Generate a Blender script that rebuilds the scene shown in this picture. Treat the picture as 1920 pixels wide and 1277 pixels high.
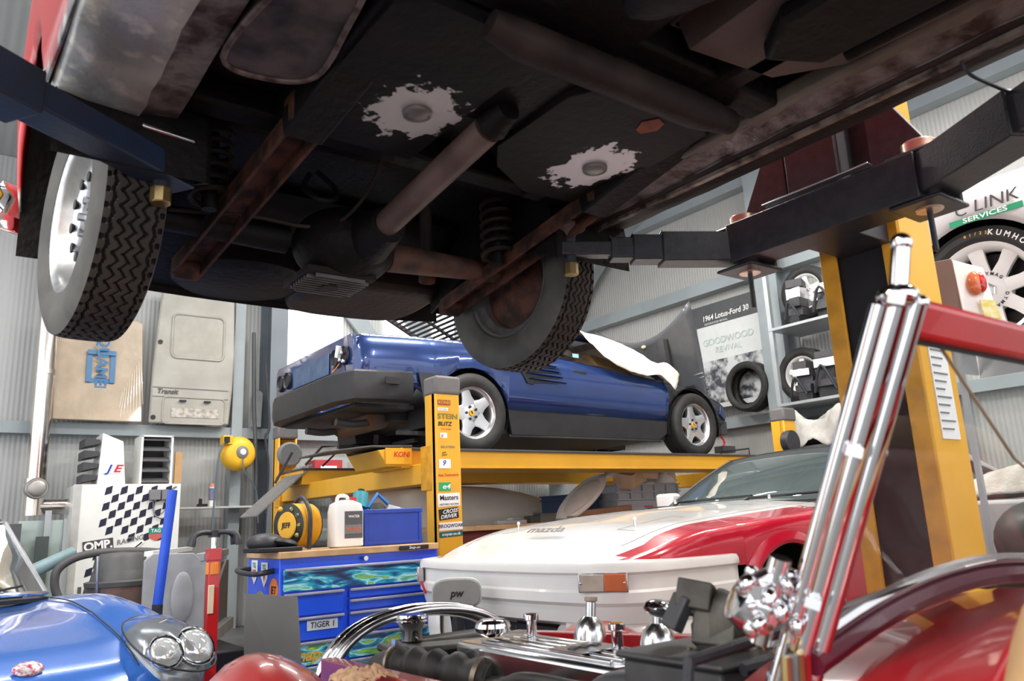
import bpy, math, random
from mathutils import Vector as V, Matrix as MX
from math import sin, cos, pi, radians as R, sqrt, atan2
for o in list(bpy.data.objects): bpy.data.objects.remove(o)
SC = bpy.context.scene; COL = SC.collection
random.seed(7)
# ------------------------------------------------------------ camera
cd = bpy.data.cameras.new('camera'); cam = bpy.data.objects.new('camera', cd); COL.objects.link(cam)
cd.sensor_width = 23.6; cd.lens = 23.6*1464/1920; cd.clip_start = .02
cam.matrix_world = (MX.Translation((0, 0, 1.0)) @ MX.Rotation(-atan2(.6, .8), 4, 'Z')
                    @ MX.Rotation(R(90+13), 4, 'X') @ MX.Rotation(R(-2.6), 4, 'Z'))
cd.dof.use_dof = True; cd.dof.focus_distance = 5.2; cd.dof.aperture_fstop = 4.5
SC.camera = cam
# ------------------------------------------------------------ light, exposure
SC.view_settings.view_transform = 'Standard'; SC.view_settings.look = 'None'
SC.view_settings.exposure = 0.72; SC.view_settings.gamma = 1
SC.view_settings.use_curve_mapping = False
w = bpy.data.worlds.new('workshop_daylight'); SC.world = w; w.use_nodes = True
w.node_tree.nodes['Background'].inputs[0].default_value = (.93, .96, 1, 1)
w.node_tree.nodes['Background'].inputs[1].default_value = 1.35
LAMPS = [  # x, y, z, length, rotation, watts
    (1.6, 6.6, 4.7, 1.5, 0, 40), (4.3, 7.2, 4.6, 1.5, 0, 70), (5.3, 5.6, 4.9, 1.5, 0, 36),
    (3.6, 4.2, 5.1, 1.5, 0, 125), (6.2, 3.2, 5.1, 1.5, 0, 55), (-.6, 4.4, 5.0, 1.5, 90, 75),
    (3.4, .2, 5.0, 1.5, 90, 110), (6.2, .2, 5.0, 1.5, 90, 45), (-1.6, .8, 3.6, 1.5, 90, 120), (.8, -2.4, 4.8, 1.5, 0, 75)]
for i, (x, y, z, l, r, wt) in enumerate(LAMPS):
    ld = bpy.data.lights.new('strip_light_glow', 'AREA'); ld.shape = 'RECTANGLE'
    ld.size = l; ld.size_y = .16; ld.energy = wt*.8; ld.color = (1, .965, .91)
    lo = bpy.data.objects.new('strip_light_glow', ld); COL.objects.link(lo)
    lo.location = (x, y, z-.075); lo.rotation_euler = (0, 0, R(r))

# ------------------------------------------------------------ materials
MATS = {}
def mat(name, col, rough=.5, metal=0, coat=0, var=.12, nscale=9, col2=None, bump=0, bscale=60, trans=0, ior=1.45, emis=None, alpha=1):
    if name in MATS: return MATS[name]
    m = bpy.data.materials.new(name); m.use_nodes = True; nt = m.node_tree; N = nt.nodes; L = nt.links
    b = N['Principled BSDF']
    b.inputs['Roughness'].default_value = rough; b.inputs['Metallic'].default_value = metal
    b.inputs['Coat Weight'].default_value = coat; b.inputs['Coat Roughness'].default_value = .04
    b.inputs['IOR'].default_value = ior
    if trans: b.inputs['Transmission Weight'].default_value = trans
    if alpha < 1: b.inputs['Alpha'].default_value = alpha
    if emis:
        b.inputs['Emission Color'].default_value = (*col, 1); b.inputs['Emission Strength'].default_value = emis
    tc = N.new('ShaderNodeTexCoord'); nz = N.new('ShaderNodeTexNoise')
    nz.inputs['Scale'].default_value = nscale; nz.inputs['Detail'].default_value = 5
    L.new(tc.outputs['Object'], nz.inputs['Vector'])
    cr = N.new('ShaderNodeValToRGB'); L.new(nz.outputs['Fac'], cr.inputs['Fac'])
    c2 = col2 or tuple(c*(1-var) for c in col)
    cr.color_ramp.elements[0].position = .38; cr.color_ramp.elements[1].position = .62
    cr.color_ramp.elements[0].color = (*c2, 1); cr.color_ramp.elements[1].color = (*col, 1)
    L.new(cr.outputs['Color'], b.inputs['Base Color'])
    if bump:
        n2 = N.new('ShaderNodeTexNoise'); n2.inputs['Scale'].default_value = bscale; n2.inputs['Detail'].default_value = 4
        L.new(tc.outputs['Object'], n2.inputs['Vector'])
        bp = N.new('ShaderNodeBump'); bp.inputs['Strength'].default_value = bump; bp.inputs['Distance'].default_value = .01
        L.new(n2.outputs['Fac'], bp.inputs['Height']); L.new(bp.outputs['Normal'], b.inputs['Normal'])
    MATS[name] = m; return m

def ribbed(name, col, axis, pitch=.05, dist=.006, rough=.45, var=.06):
    m = mat(name, col, rough, var=var, nscale=1.2); N = m.node_tree.nodes; L = m.node_tree.links; b = N['Principled BSDF']
    tc = [n for n in N if n.type == 'TEX_COORD'][0]
    wv = N.new('ShaderNodeTexWave'); wv.bands_direction = axis; wv.wave_profile = 'SIN'
    wv.inputs['Scale'].default_value = 2*pi/(20*pitch)
    L.new(tc.outputs['Object'], wv.inputs['Vector'])
    bp = N.new('ShaderNodeBump'); bp.inputs['Strength'].default_value = .6; bp.inputs['Distance'].default_value = dist
    L.new(wv.outputs['Fac'], bp.inputs['Height']); L.new(bp.outputs['Normal'], b.inputs['Normal'])
    return m

def ramp_over(m, fac_out, stops):
    """put a colour ramp driven by fac_out in front of the base colour; last stop fades to the old colour"""
    nt = m.node_tree; N = nt.nodes; L = nt.links; b = N['Principled BSDF']
    old = b.inputs['Base Color'].links[0].from_socket
    cr = N.new('ShaderNodeValToRGB'); e = cr.color_ramp.elements
    e[0].position = stops[0][0]; e[0].color = (*[stops[0][1]]*3, 1)
    e[1].position = stops[1][0]; e[1].color = (*[stops[1][1]]*3, 1)
    L.new(fac_out, cr.inputs['Fac'])
    mx = N.new('ShaderNodeMix'); mx.data_type = 'RGBA'
    L.new(cr.outputs['Color'], mx.inputs['Factor']); L.new(old, mx.inputs[6])
    L.new(mx.outputs[2], b.inputs['Base Color'])
    return mx.inputs[7], cr

def scarred(name, centre, r, col, col2, bright=(.62, .6, .58), extra=None):
    """dark undersealed steel with a ground-back bright weld patch round a plugged hole"""
    m = mat(name, col, .62, col2=col2, nscale=7, bump=.35, bscale=30); N = m.node_tree.nodes; L = m.node_tree.links
    tc = [n for n in N if n.type == 'TEX_COORD'][0]
    sub = N.new('ShaderNodeVectorMath'); sub.operation = 'SUBTRACT'; sub.inputs[1].default_value = centre
    L.new(tc.outputs['Object'], sub.inputs[0])
    mp = N.new('ShaderNodeVectorMath'); mp.operation = 'MULTIPLY'; mp.inputs[1].default_value = (1.15, .95, 0)
    L.new(sub.outputs[0], mp.inputs[0])
    ln = N.new('ShaderNodeVectorMath'); ln.operation = 'LENGTH'; L.new(mp.outputs[0], ln.inputs[0])
    nz = N.new('ShaderNodeTexNoise'); nz.inputs['Scale'].default_value = 26; nz.inputs['Detail'].default_value = 6
    L.new(tc.outputs['Object'], nz.inputs['Vector'])
    ma = N.new('ShaderNodeMath'); ma.operation = 'MULTIPLY_ADD'; ma.inputs[1].default_value = -.22; L.new(nz.outputs['Fac'], ma.inputs[0])
    sc = N.new('ShaderNodeMath'); sc.operation = 'MULTIPLY'; sc.inputs[1].default_value = 1.0
    L.new(ln.outputs['Value'], sc.inputs[0]); L.new(sc.outputs[0], ma.inputs[2])
    s, cr = ramp_over(m, ma.outputs[0], ((0, 1), (r, 0)))
    s.default_value = (*bright, 1)
    b = N['Principled BSDF']; b.inputs['Specular IOR Level'].default_value = .2
    mr = N.new('ShaderNodeMath'); mr.operation = 'MULTIPLY_ADD'; mr.inputs[1].default_value = .55; mr.inputs[2].default_value = 0
    L.new(cr.outputs['Color'], mr.inputs[0]); L.new(mr.outputs[0], b.inputs['Metallic'])
    return m

# ------------------------------------------------------------ mesh builder
ROOT = {}
TXT = {}
def text_mesh(s, shear=0, bold=0, ext=0):
    k = (s, shear, bold, ext)
    if k not in TXT:
        c = bpy.data.curves.new('t', 'FONT'); c.body = s; c.size = 1; c.shear = shear; c.offset = bold
        c.align_x = 'CENTER'; c.align_y = 'CENTER'; c.resolution_u = 3; c.extrude = ext
        o = bpy.data.objects.new('t', c); COL.objects.link(o); bpy.context.view_layer.update()
        me = bpy.data.meshes.new_from_object(o.evaluated_get(bpy.context.evaluated_depsgraph_get()))
        TXT[k] = ([v.co.copy() for v in me.vertices], [tuple(p.vertices) for p in me.polygons])
        bpy.data.objects.remove(o); bpy.data.meshes.remove(me); bpy.data.curves.remove(c)
    return TXT[k]

class MB:
    def __init__(s, M=None): s.v = []; s.f = []; s.m = []; s.mats = []; s.M = M or MX.Identity(4); s.sm = []
    def mi(s, m):
        if m not in s.mats: s.mats.append(m)
        return s.mats.index(m)
    def add(s, vs, fs, m, smooth=True):
        k = len(s.v); i = s.mi(m)
        s.v += [s.M @ V(v) for v in vs]; s.f += [tuple(a+k for a in f) for f in fs]; s.m += [i]*len(fs); s.sm += [smooth]*len(fs)
        return s
    def box(s, c, d, m, rot=None, taper=1):
        x, y, z = d[0]/2, d[1]/2, d[2]/2; t = taper
        vs = [V(p) for p in ((-x, -y, -z), (x, -y, -z), (x, y, -z), (-x, y, -z), (-x*t, -y*t, z), (x*t, -y*t, z), (x*t, y*t, z), (-x*t, y*t, z))]
        if rot is not None:
            Q = MX.Rotation(rot[2], 3, 'Z') @ MX.Rotation(rot[1], 3, 'Y') @ MX.Rotation(rot[0], 3, 'X')
            vs = [Q @ v for v in vs]
        c = V(c)
        return s.add([c+v for v in vs], [(0, 3, 2, 1), (4, 5, 6, 7), (0, 1, 5, 4), (1, 2, 6, 5), (2, 3, 7, 6), (3, 0, 4, 7)], m)
    def bar(s, a, b, wd, h, m, up=(0, 0, 1)):
        a, b, up = V(a), V(b), V(up); d = (b-a).normalized(); sx = d.cross(up).normalized(); u = sx.cross(d)
        vs = [p+sx*(i*wd/2)+u*(j*h/2) for p in (a, b) for i, j in ((-1, -1), (1, -1), (1, 1), (-1, 1))]
        return s.add(vs, [(0, 1, 2, 3), (7, 6, 5, 4), (0, 4, 5, 1), (1, 5, 6, 2), (2, 6, 7, 3), (3, 7, 4, 0)], m)
    def chan(s, a, b, wd, h, t, m, up=(0, 0, 1)):
        """open channel: a web with two flanges hanging from it"""
        a, b, up = V(a), V(b), V(up); d = (b-a).normalized(); sx = d.cross(up).normalized(); u = sx.cross(d)
        s.bar(a+u*(h/2-t/2), b+u*(h/2-t/2), wd, t, m, up)
        for i in (-1, 1): s.bar(a+sx*(i*(wd/2-t/2))-u*t/2, b+sx*(i*(wd/2-t/2))-u*t/2, t, h-t, m, up)
        return s
    def prism(s, pts, vec, m):
        n = len(pts); vec = V(vec); a = [V(p) for p in pts]
        return s.add(a+[p+vec for p in a], [tuple(range(n))[::-1], tuple(range(n, 2*n))]+[(i, (i+1) % n, n+(i+1) % n, n+i) for i in range(n)], m)
    def tube(s, pts, r, m, n=10, cap=True, closed=False):
        pts = [V(p) for p in pts]; k = len(pts); rs = r if isinstance(r, (list, tuple)) else [r]*k
        vs = []; u = None
        for i, p in enumerate(pts):
            if closed: t = pts[(i+1) % k]-pts[i-1]
            else: t = pts[min(i+1, k-1)]-pts[max(i-1, 0)]
            t.normalize()
            if u is None: u = t.orthogonal().normalized()
            else: u = (u-t*u.dot(t)); u = u.normalized() if u.length > 1e-6 else t.orthogonal().normalized()
            w_ = t.cross(u)
            vs += [p+(u*cos(2*pi*j/n)+w_*sin(2*pi*j/n))*rs[i] for j in range(n)]
        fs = [(i*n+j, i*n+(j+1) % n, (i+1)*n+(j+1) % n, (i+1)*n+j) for i in range(k-1) for j in range(n)]
        if closed: fs += [((k-1)*n+j, (k-1)*n+(j+1) % n, (j+1) % n, j) for j in range(n)]
        elif cap: fs += [tuple(range(n))[::-1], tuple(range((k-1)*n, k*n))]
        return s.add(vs, fs, m)
    def cyl(s, a, b, r, m, n=24, r2=None): return s.tube([a, b], [r, r if r2 is None else r2], m, n)
    def lathe(s, prof, o, ax, m, n=32, a0=0, a1=2*pi):
        o = V(o); ax = V(ax).normalized(); u = ax.orthogonal().normalized(); w_ = ax.cross(u); k = len(prof)
        full = abs(a1-a0-2*pi) < 1e-6; nn = n if full else n+1
        vs = [o+ax*h+(u*cos(a0+(a1-a0)*j/n)+w_*sin(a0+(a1-a0)*j/n))*max(r, 1e-4) for j in range(nn) for r, h in prof]
        fs = [(j*k+i, ((j+1) % nn)*k+i, ((j+1) % nn)*k+i+1, j*k+i+1) for j in range(n) for i in range(k-1)]
        return s.add(vs, fs, m)
    def ell(s, c, r, m, n=20, k=12, rot=None):
        c = V(c); r = (r, r, r) if isinstance(r, (int, float)) else r; vs = []
        Q = MX.Identity(3) if rot is None else MX.Rotation(rot[2], 3, 'Z') @ MX.Rotation(rot[1], 3, 'Y') @ MX.Rotation(rot[0], 3, 'X')
        for i in range(k+1):
            t = pi*i/k
            vs += [c+Q @ V((r[0]*sin(t)*cos(2*pi*j/n), r[1]*sin(t)*sin(2*pi*j/n), r[2]*cos(t))) for j in range(n)]
        return s.add(vs, [(i*n+j, (i+1)*n+j, (i+1)*n+(j+1) % n, i*n+(j+1) % n) for i in range(k) for j in range(n)], m)
    def grid(s, rows, m, flip=False):
        n = len(rows[0]); fs = []
        for i in range(len(rows)-1):
            for j in range(n-1):
                q = (i*n+j, i*n+j+1, (i+1)*n+j+1, (i+1)*n+j); fs.append(q[::-1] if flip else q)
        return s.add([p for r in rows for p in r], fs, m)
    def text(s, t, o, right, up, size, m, shear=0, bold=0, wide=1, ext=0):
        vs, fs = text_mesh(t, shear, bold, ext); o = V(o); r = V(right).normalized(); u = V(up).normalized(); nn = r.cross(u)
        return s.add([o+r*(v.x*size*wide)+u*(v.y*size)+nn*(v.z*size) for v in vs], fs, m, False)
    def build(s, name, parent=None, bevel=0, solid=0, sub=0, sharp=38, kind=None, each=False):
        if each:      # one object per loose piece
            lead = list(range(len(s.v)))
            def root(i):
                while lead[i] != i: lead[i] = lead[lead[i]]; i = lead[i]
                return i
            for f in s.f:
                for a in f[1:]: lead[root(a)] = root(f[0])
            grp = {}
            for k, f in enumerate(s.f): grp.setdefault(root(f[0]), []).append(k)
            out = None
            for ks in grp.values():
                ids = sorted({a for k in ks for a in s.f[k]}); mp = {a: i for i, a in enumerate(ids)}
                q = MB(); q.v = [s.v[a] for a in ids]; q.f = [tuple(mp[a] for a in s.f[k]) for k in ks]; q.mats = s.mats; q.m = [s.m[k] for k in ks]; q.sm = [s.sm[k] for k in ks]
                out = q.build(name, parent, bevel, solid, sub, sharp, kind)
            return out
        me = bpy.data.meshes.new(name); vs = s.v
        if parent is not None and parent.name in ROOT and ROOT[parent.name] is not None:
            q = ROOT[parent.name]; vs = [q @ v for v in vs]
        me.from_pydata([tuple(v) for v in vs], [], s.f)
        for m in s.mats: me.materials.append(m)
        me.polygons.foreach_set('material_index', s.m); me.polygons.foreach_set('use_smooth', s.sm)
        me.update()
        if sharp: me.set_sharp_from_angle(angle=R(sharp))
        o = bpy.data.objects.new(name, me); COL.objects.link(o)
        if parent is not None:
            o.parent = parent; ROOT[o.name] = ROOT.get(parent.name)
        if solid:
            md = o.modifiers.new('solid', 'SOLIDIFY'); md.thickness = solid; md.offset = -1
        if bevel:
            md = o.modifiers.new('bevel', 'BEVEL'); md.width = bevel; md.segments = 2; md.limit_method = 'ANGLE'; md.angle_limit = R(50)
        if sub:
            md = o.modifiers.new('sub', 'SUBSURF'); md.levels = sub; md.render_levels = sub
        if kind: o['kind'] = kind
        return o

def tag(o, label, cat, group=None):
    o['label'] = label; o['category'] = cat
    if group: o['group'] = group
    return o
def thing(name, label, cat, loc=(0, 0, 0), rot=0, local=False, group=None):
    """Empty at the thing's base. local=False: its parts are given in workshop coordinates."""
    o = bpy.data.objects.new(name, None); COL.objects.link(o); o.empty_display_size = .1
    o.location = loc; o.rotation_euler = (0, 0, rot)
    ROOT[o.name] = None if local else (MX.Translation(loc) @ MX.Rotation(rot, 4, 'Z')).inverted()
    return tag(o, label, cat, group)
def solo(mb, name, label, cat, group=None, **k): return tag(mb.build(name, None, **k), label, cat, group)
def struct(mb, name, **k): return mb.build(name, None, kind='structure', **k)
def copytree(o, parent=None):
    c = o.copy(); COL.objects.link(c)
    if parent: c.parent = parent
    ROOT[c.name] = ROOT.get(o.name)
    for ch in o.children: copytree(ch, c)
    return c
def lerp(a, b, t): return a+(b-a)*t
def interp(x, tb):
    if x <= tb[0][0]: return tb[0][1]
    for (a, p), (b, q) in zip(tb, tb[1:]):
        if x <= b:
            t = (x-a)/(b-a); t = t*t*(3-2*t) if len(tb) < 2 else t; return p+(q-p)*t
    return tb[-1][1]
def smooth(pts, n=6, closed=False):
    """Catmull-Rom through the points"""
    P = [V(p) for p in pts]; k = len(P); out = []
    for i in range(k if closed else k-1):
        p0 = P[(i-1) % k] if closed or i > 0 else P[0]; p1 = P[i]; p2 = P[(i+1) % k]; p3 = P[(i+2) % k] if closed or i+2 < k else P[-1]
        for j in range(n):
            t = j/n
            out.append(.5*((2*p1)+(p2-p0)*t+(2*p0-5*p1+4*p2-p3)*t*t+(3*p1-p0-3*p2+p3)*t**3))
    if not closed: out.append(P[-1])
    return out
def frange(a, b, n): return [a+(b-a)*i/n for i in range(n+1)]

# palette
YEL = mat('lift_yellow', (.82, .42, .03), .38, var=.1, nscale=3)
YELD = mat('lift_yellow_worn', (.72, .34, .02), .45, var=.25, nscale=14)
BLK = mat('black_steel', (.034, .035, .042), .38, var=.3, nscale=30, bump=.15, bscale=200)
RUB = mat('rubber', (.028, .027, .026), .62, var=.3, nscale=20)
TYR = mat('tyre_tread_dusty', (.048, .038, .031), .75, col2=(.03, .024, .02), nscale=8)
GROOVE = mat('tyre_groove', (.006, .005, .005), .9)
CHR = mat('chrome', (.82, .82, .84), .06, 1, var=.02)
CHR2 = mat('dull_chrome', (.62, .62, .64), .22, 1, var=.1)
ALU = mat('polished_aluminium', (.74, .74, .75), .2, 1, var=.1, nscale=20)
GREY = mat('grey_plastic', (.2, .2, .21), .5)
DGREY = mat('dark_grey', (.06, .06, .065), .5)
WHT = mat('white_paint', (.82, .82, .8), .35, var=.04)
WHP = mat('white_print', (.85, .85, .84), .5, var=.02)
BKP = mat('black_print', (.012, .012, .014), .5)
RDP = mat('red_print', (.65, .02, .03), .5)
BLP = mat('blue_print', (.02, .06, .4), .5)
GNP = mat('green_print', (.01, .3, .14), .5)
UND = mat('underseal', (.009, .007, .0065), .6, col2=(.005, .0045, .0045), nscale=6, bump=.5, bscale=40)
UNDL = mat('underseal_brown', (.04, .028, .023), .6, col2=(.018, .013, .012), nscale=5, bump=.4, bscale=40)
RUST = mat('rusty_steel', (.11, .045, .03), .7, col2=(.03, .018, .015), nscale=16, bump=.4, bscale=60)
GALV = mat('galvanised_steel', (.42, .45, .47), .42, .35, var=.12, nscale=4)
for k_ in ('underseal', 'underseal_brown', 'rusty_steel'): MATS[k_].node_tree.nodes['Principled BSDF'].inputs['Specular IOR Level'].default_value = .22
WOOD = mat('worktop_wood', (.62, .4, .2), .5, col2=(.5, .3, .14), nscale=12)
# ------------------------------------------------------------ the building
mb = MB().box((2, 2.6, -.05), (12.4, 13.4, .1), mat('concrete_floor', (.12, .12, .118), .4, col2=(.085, .085, .083), nscale=1.5, bump=.1)); struct(mb, 'floor')
WL = ribbed('wall_liner_back', (.40, .41, .405), 'X', .045); WR = ribbed('wall_liner_right', (.43, .43, .415), 'Y', .045)
EAVE = 5.0
mb = MB().box((2, 9.25, EAVE/2), (12.4, .1, EAVE), WL); struct(mb, 'wall_left')
mb = MB().prism([(8.1, -4, 0), (8.1, 9.3, 0), (8.1, 9.3, 5.0), (8.1, 2.6, 6.9), (8.1, -4, 5.03)], (.1, 0, 0), WR); struct(mb, 'wall_right')
CE = ribbed('roof_liner', (.35, .36, .35), 'X', .1)
mb = MB().prism([(-4.2, 9.3, 4.98), (-4.2, 2.6, 6.9), (-4.2, -4.1, 4.98), (-4.2, -4.1, 5.08), (-4.2, 2.6, 7.0), (-4.2, 9.3, 5.08)], (12.4, 0, 0), CE); struct(mb, 'ceiling')
# steel frame
def ibeam(mb, a, b, wd, h, t, m, up):
    a, b, up = V(a), V(b), V(up); d = (b-a).normalized(); u = (up-d*up.dot(d)).normalized()
    mb.bar(a, b, t, h, m, u); mb.bar(a+u*(h/2), b+u*(h/2), wd, t, m, u); mb.bar(a-u*(h/2), b-u*(h/2), wd, t, m, u)
GIR = mat('girder_grey', (.3, .34, .36), .5, var=.12, nscale=2)
GIRD = mat('girder_dark', (.14, .165, .19), .5, var=.15, nscale=2)
mb = MB(); ibeam(mb, (3.18, 9.0, 0), (3.18, 9.0, 5), .2, .36, .02, GIRD, (0, 1, 0)); struct(mb, 'trim_1')
mb = MB().box((2.79, 9.1, 2.5), (.12, .12, 5), GIR); struct(mb, 'trim_2')
mb = MB(); ibeam(mb, (7.92, 5.3, 0), (7.92, 5.3, 6.1), .3, .3, .02, GIR, (1, 0, 0)); struct(mb, 'trim_3')
n = 4
def rail(a, b, h=.12, d=.12, m=GIR):
    global n
    struct(MB().bar(a, b, d, h, m), 'trim_%d' % n); n += 1
rail((-4, 9.12, 2.12), (8.1, 9.12, 2.12)); rail((-4, 9.12, 4.55), (8.1, 9.12, 4.55), .2)
rail((8.03, -4, 2.06), (8.03, 9.2, 2.06)); rail((8.0, -4, 3.86), (8.0, 9.2, 3.86), .16, .16)
rail((8.0, -4, 5.1), (8.0, 9.2, 5.1), .2, .16)
for y in (7.5, 3.0, .9): rail((8.05, y, 2.1), (8.05, y, 6.2), .07, .07)
struct(MB().bar((7.95, 9.05, 0), (7.95, 9.05, 4.0), .2, .2, GIR), 'trim_%d' % n); n += 1
struct(MB().tube(smooth([(7.85, 9.02, 3.3), (7.85, 8.9, 4.0), (7.85, 8.2, 4.75), (7.85, 7.0, 5.3), (7.85, 4, 6.2)], 5), .13, GIR, 4), 'trim_%d' % n); n += 1
for a, b in (((4.1, 9.13, 3.95), (5.5, 9.13, 2.2)), ((4.75, 9.13, 4.3), (6.1, 9.13, 2.4))):
    struct(MB().bar(a, b, .22, .05, GIR, (0, 1, 0)), 'trim_%d' % n); n += 1
for x in (-2.6, 3.2, 6.0):
    struct(MB().bar((x, 9.2, 4.88), (x, 2.6, 6.78), .16, .24, GIR), 'trim_%d' % n); n += 1
for y in (8.2, 6.2, 4.2):
    struct(MB().bar((-4, y, 4.9+(9.2-y)*.286), (8, y, 4.9+(9.2-y)*.286), .08, .16, GIR), 'trim_%d' % n); n += 1
# glowing sheets: the first an added stand-in for lamp-lit wall, others translucent panels
TL = mat('glowing_wall_panel', (1, 1, 1), .6, emis=1.3, var=.01)
for x0, x1 in ((3.38, 4.15), (4.75, 5.2), (5.5, 5.85)):
    struct(MB().box(((x0+x1)/2, 9.185, 3.1), (x1-x0, .03, 1.75), TL), 'window_%d' % (1 if x0 < 4 else 2 if x0 < 5 else 3))
# ceiling strip lights
TUB = mat('lit_tube', (1, .97, .92), .5, emis=9, var=0)
for i, (x, y, z, l, r, wt) in enumerate(LAMPS):
    where = ['over the boxed bonnet on the wall rail', 'over the tail of the blue coupe', 'over the nose of the blue coupe', 'over the blue tool chest',
             'over the cabin of the white and red car', 'over the small blue sports car', 'over the yellow lift post', 'over the raised white race car',
             'to the left of the raised red car', 'behind the red roadster'][i]
    t = thing('strip_light', 'white strip light hung from the roof '+where, 'ceiling light', (x, y, z), R(r), True, 'strip lights under the roof')
    MB().box((0, 0, 0), (l, .18, .05), WHT).build('housing', t, bevel=.005)
    for s in (-1, 1): MB().cyl((-l/2+.03, s*.05, -.045), (l/2-.03, s*.05, -.045), .015, TUB, 10).build('tube', t)
    for s in (-1, 1):
        yy = y+s*l/3*sin(R(r)); rz = (4.98+(9.3-yy)*.2866 if yy > 2.6 else 4.98+(yy+4.1)*.2866)-z
        MB().bar((s*l/3, 0, 0), (s*l/3, 0, rz+.01), .012, .012, GREY, (0, 1, 0)).build('hanger', t)
# ------------------------------------------------------------ wheels (axle along local y, +y is the outer face)
def tyre(R0, wd, rr, zig=False, mt=None, wall=None):
    mb = MB(); mt = mt or RUB; h = wd/2; prof = []
    side = [(rr, -h*.80), (rr+.006, -h*.9), (rr+.3*(R0-rr), -h*1.04), (rr+.62*(R0-rr), -h*1.05), (R0-.022, -h*.96), (R0-.006, -h*.86)]
    mb.lathe(side, (0, 0, 0), (0, 1, 0), wall or mt, 64)
    mb.lathe([(r, -y) for r, y in side][::-1], (0, 0, 0), (0, 1, 0), wall or mt, 64)
    if not zig:
        g = []
        for k in range(4):
            a = -h*.86+k*h*.43; g += [(R0-(.004 if k else .006), a), (R0, a+h*.03), (R0+.001, a+h*.36), (R0-.007, a+h*.38), (R0-.007, a+h*.42)]
        g.append((R0-.006, h*.86)); mb.lathe(g, (0, 0, 0), (0, 1, 0), mt, 64)
        return mb
    na, nc = 540, 46; N = 54; vs = []; dk = []
    for i in range(na):
        a = 2*pi*i/na; tri = abs(((a*N/(2*pi)) % 1)-.5)*4-1
        for j in range(nc+1):
            y = -h*.86+2*h*.86*j/nc; d = 0
            for c, am in ((-.62, .016), (-.31, .05), (0, .05), (.31, .05), (.62, .016)):
                if abs(y-(c*h+am*tri*wd*1.1)) < .0032: d = 1
            if abs(y) > h*.72 and ((a*N*1.0/(2*pi)) % 1) < .22: d = 1
            rad = R0-.006*(abs(y)/(h*.86))**4-(.006 if d else 0)
            vs.append((rad*cos(a), y, rad*sin(a))); dk.append(d)
    f1, f2 = [], []
    for i in range(na):
        for j in range(nc):
            q = (i*(nc+1)+j, i*(nc+1)+j+1, ((i+1) % na)*(nc+1)+j+1, ((i+1) % na)*(nc+1)+j)
            (f2 if sum(dk[k] for k in q) >= 2 else f1).append(q)
    k = len(mb.v); mb.add(vs, f1, TYR, False); mi = mb.mi(GROOVE)
    mb.f += [tuple(a+k for a in q) for q in f2]; mb.m += [mi]*len(f2); mb.sm += [False]*len(f2)
    return mb

def spoke_rim(rr, wd, n, mt, wroot, wtip, dish=.02, lug=5, cap=None, capm=None, win=None, lip=None, hub=None):
    """cast wheel: barrel, lip, n spokes, hub, nuts"""
    mb = MB(); h = wd/2*.82
    mb.lathe([(rr+.004, -h), (rr-.012, -h+.01), (rr-.03, -h*.2), (rr-.035, h*.35), (rr-.02, h-.02), (rr-.012, h-.004), (rr+.008, h+.006), (rr+.012, h-.004), (rr, h-.01)], (0, 0, 0), (0, 1, 0), lip or mt, 56)
    hub = hub or rr*.3
    fy = h-dish-.012
    mb.lathe([(0, fy), (hub*.9, fy), (hub, fy-.006), (hub, fy-.05), (0, fy-.05)], (0, 0, 0), (0, 1, 0), mt, 36)
    for k in range(n):
        a = 2*pi*k/n+pi/2; d = V((cos(a), 0, sin(a))); t = V((-sin(a), 0, cos(a))); o = V((0, 1, 0))
        i0, i1 = hub*.8, rr-.018
        vs = []
        for rad, ww, yy in ((i0, wroot, fy+.001), ((i0+i1)/2, (wroot*.45+wtip*.55)*.86, fy+.003), (i1, wtip, fy+dish*.45)):
            for sx, dy in ((-.5, -.004), (-.36, 0), (.36, 0), (.5, -.004), (.44, -.035), (-.44, -.035)):
                vs.append(d*rad+t*(ww*sx)+o*(yy+dy))
        fs = [(s*6+j, s*6+(j+1) % 6, (s+1)*6+(j+1) % 6, (s+1)*6+j) for s in range(2) for j in range(6)]
        mb.add(vs, fs, mt)
    return mb, fy, hub

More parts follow.
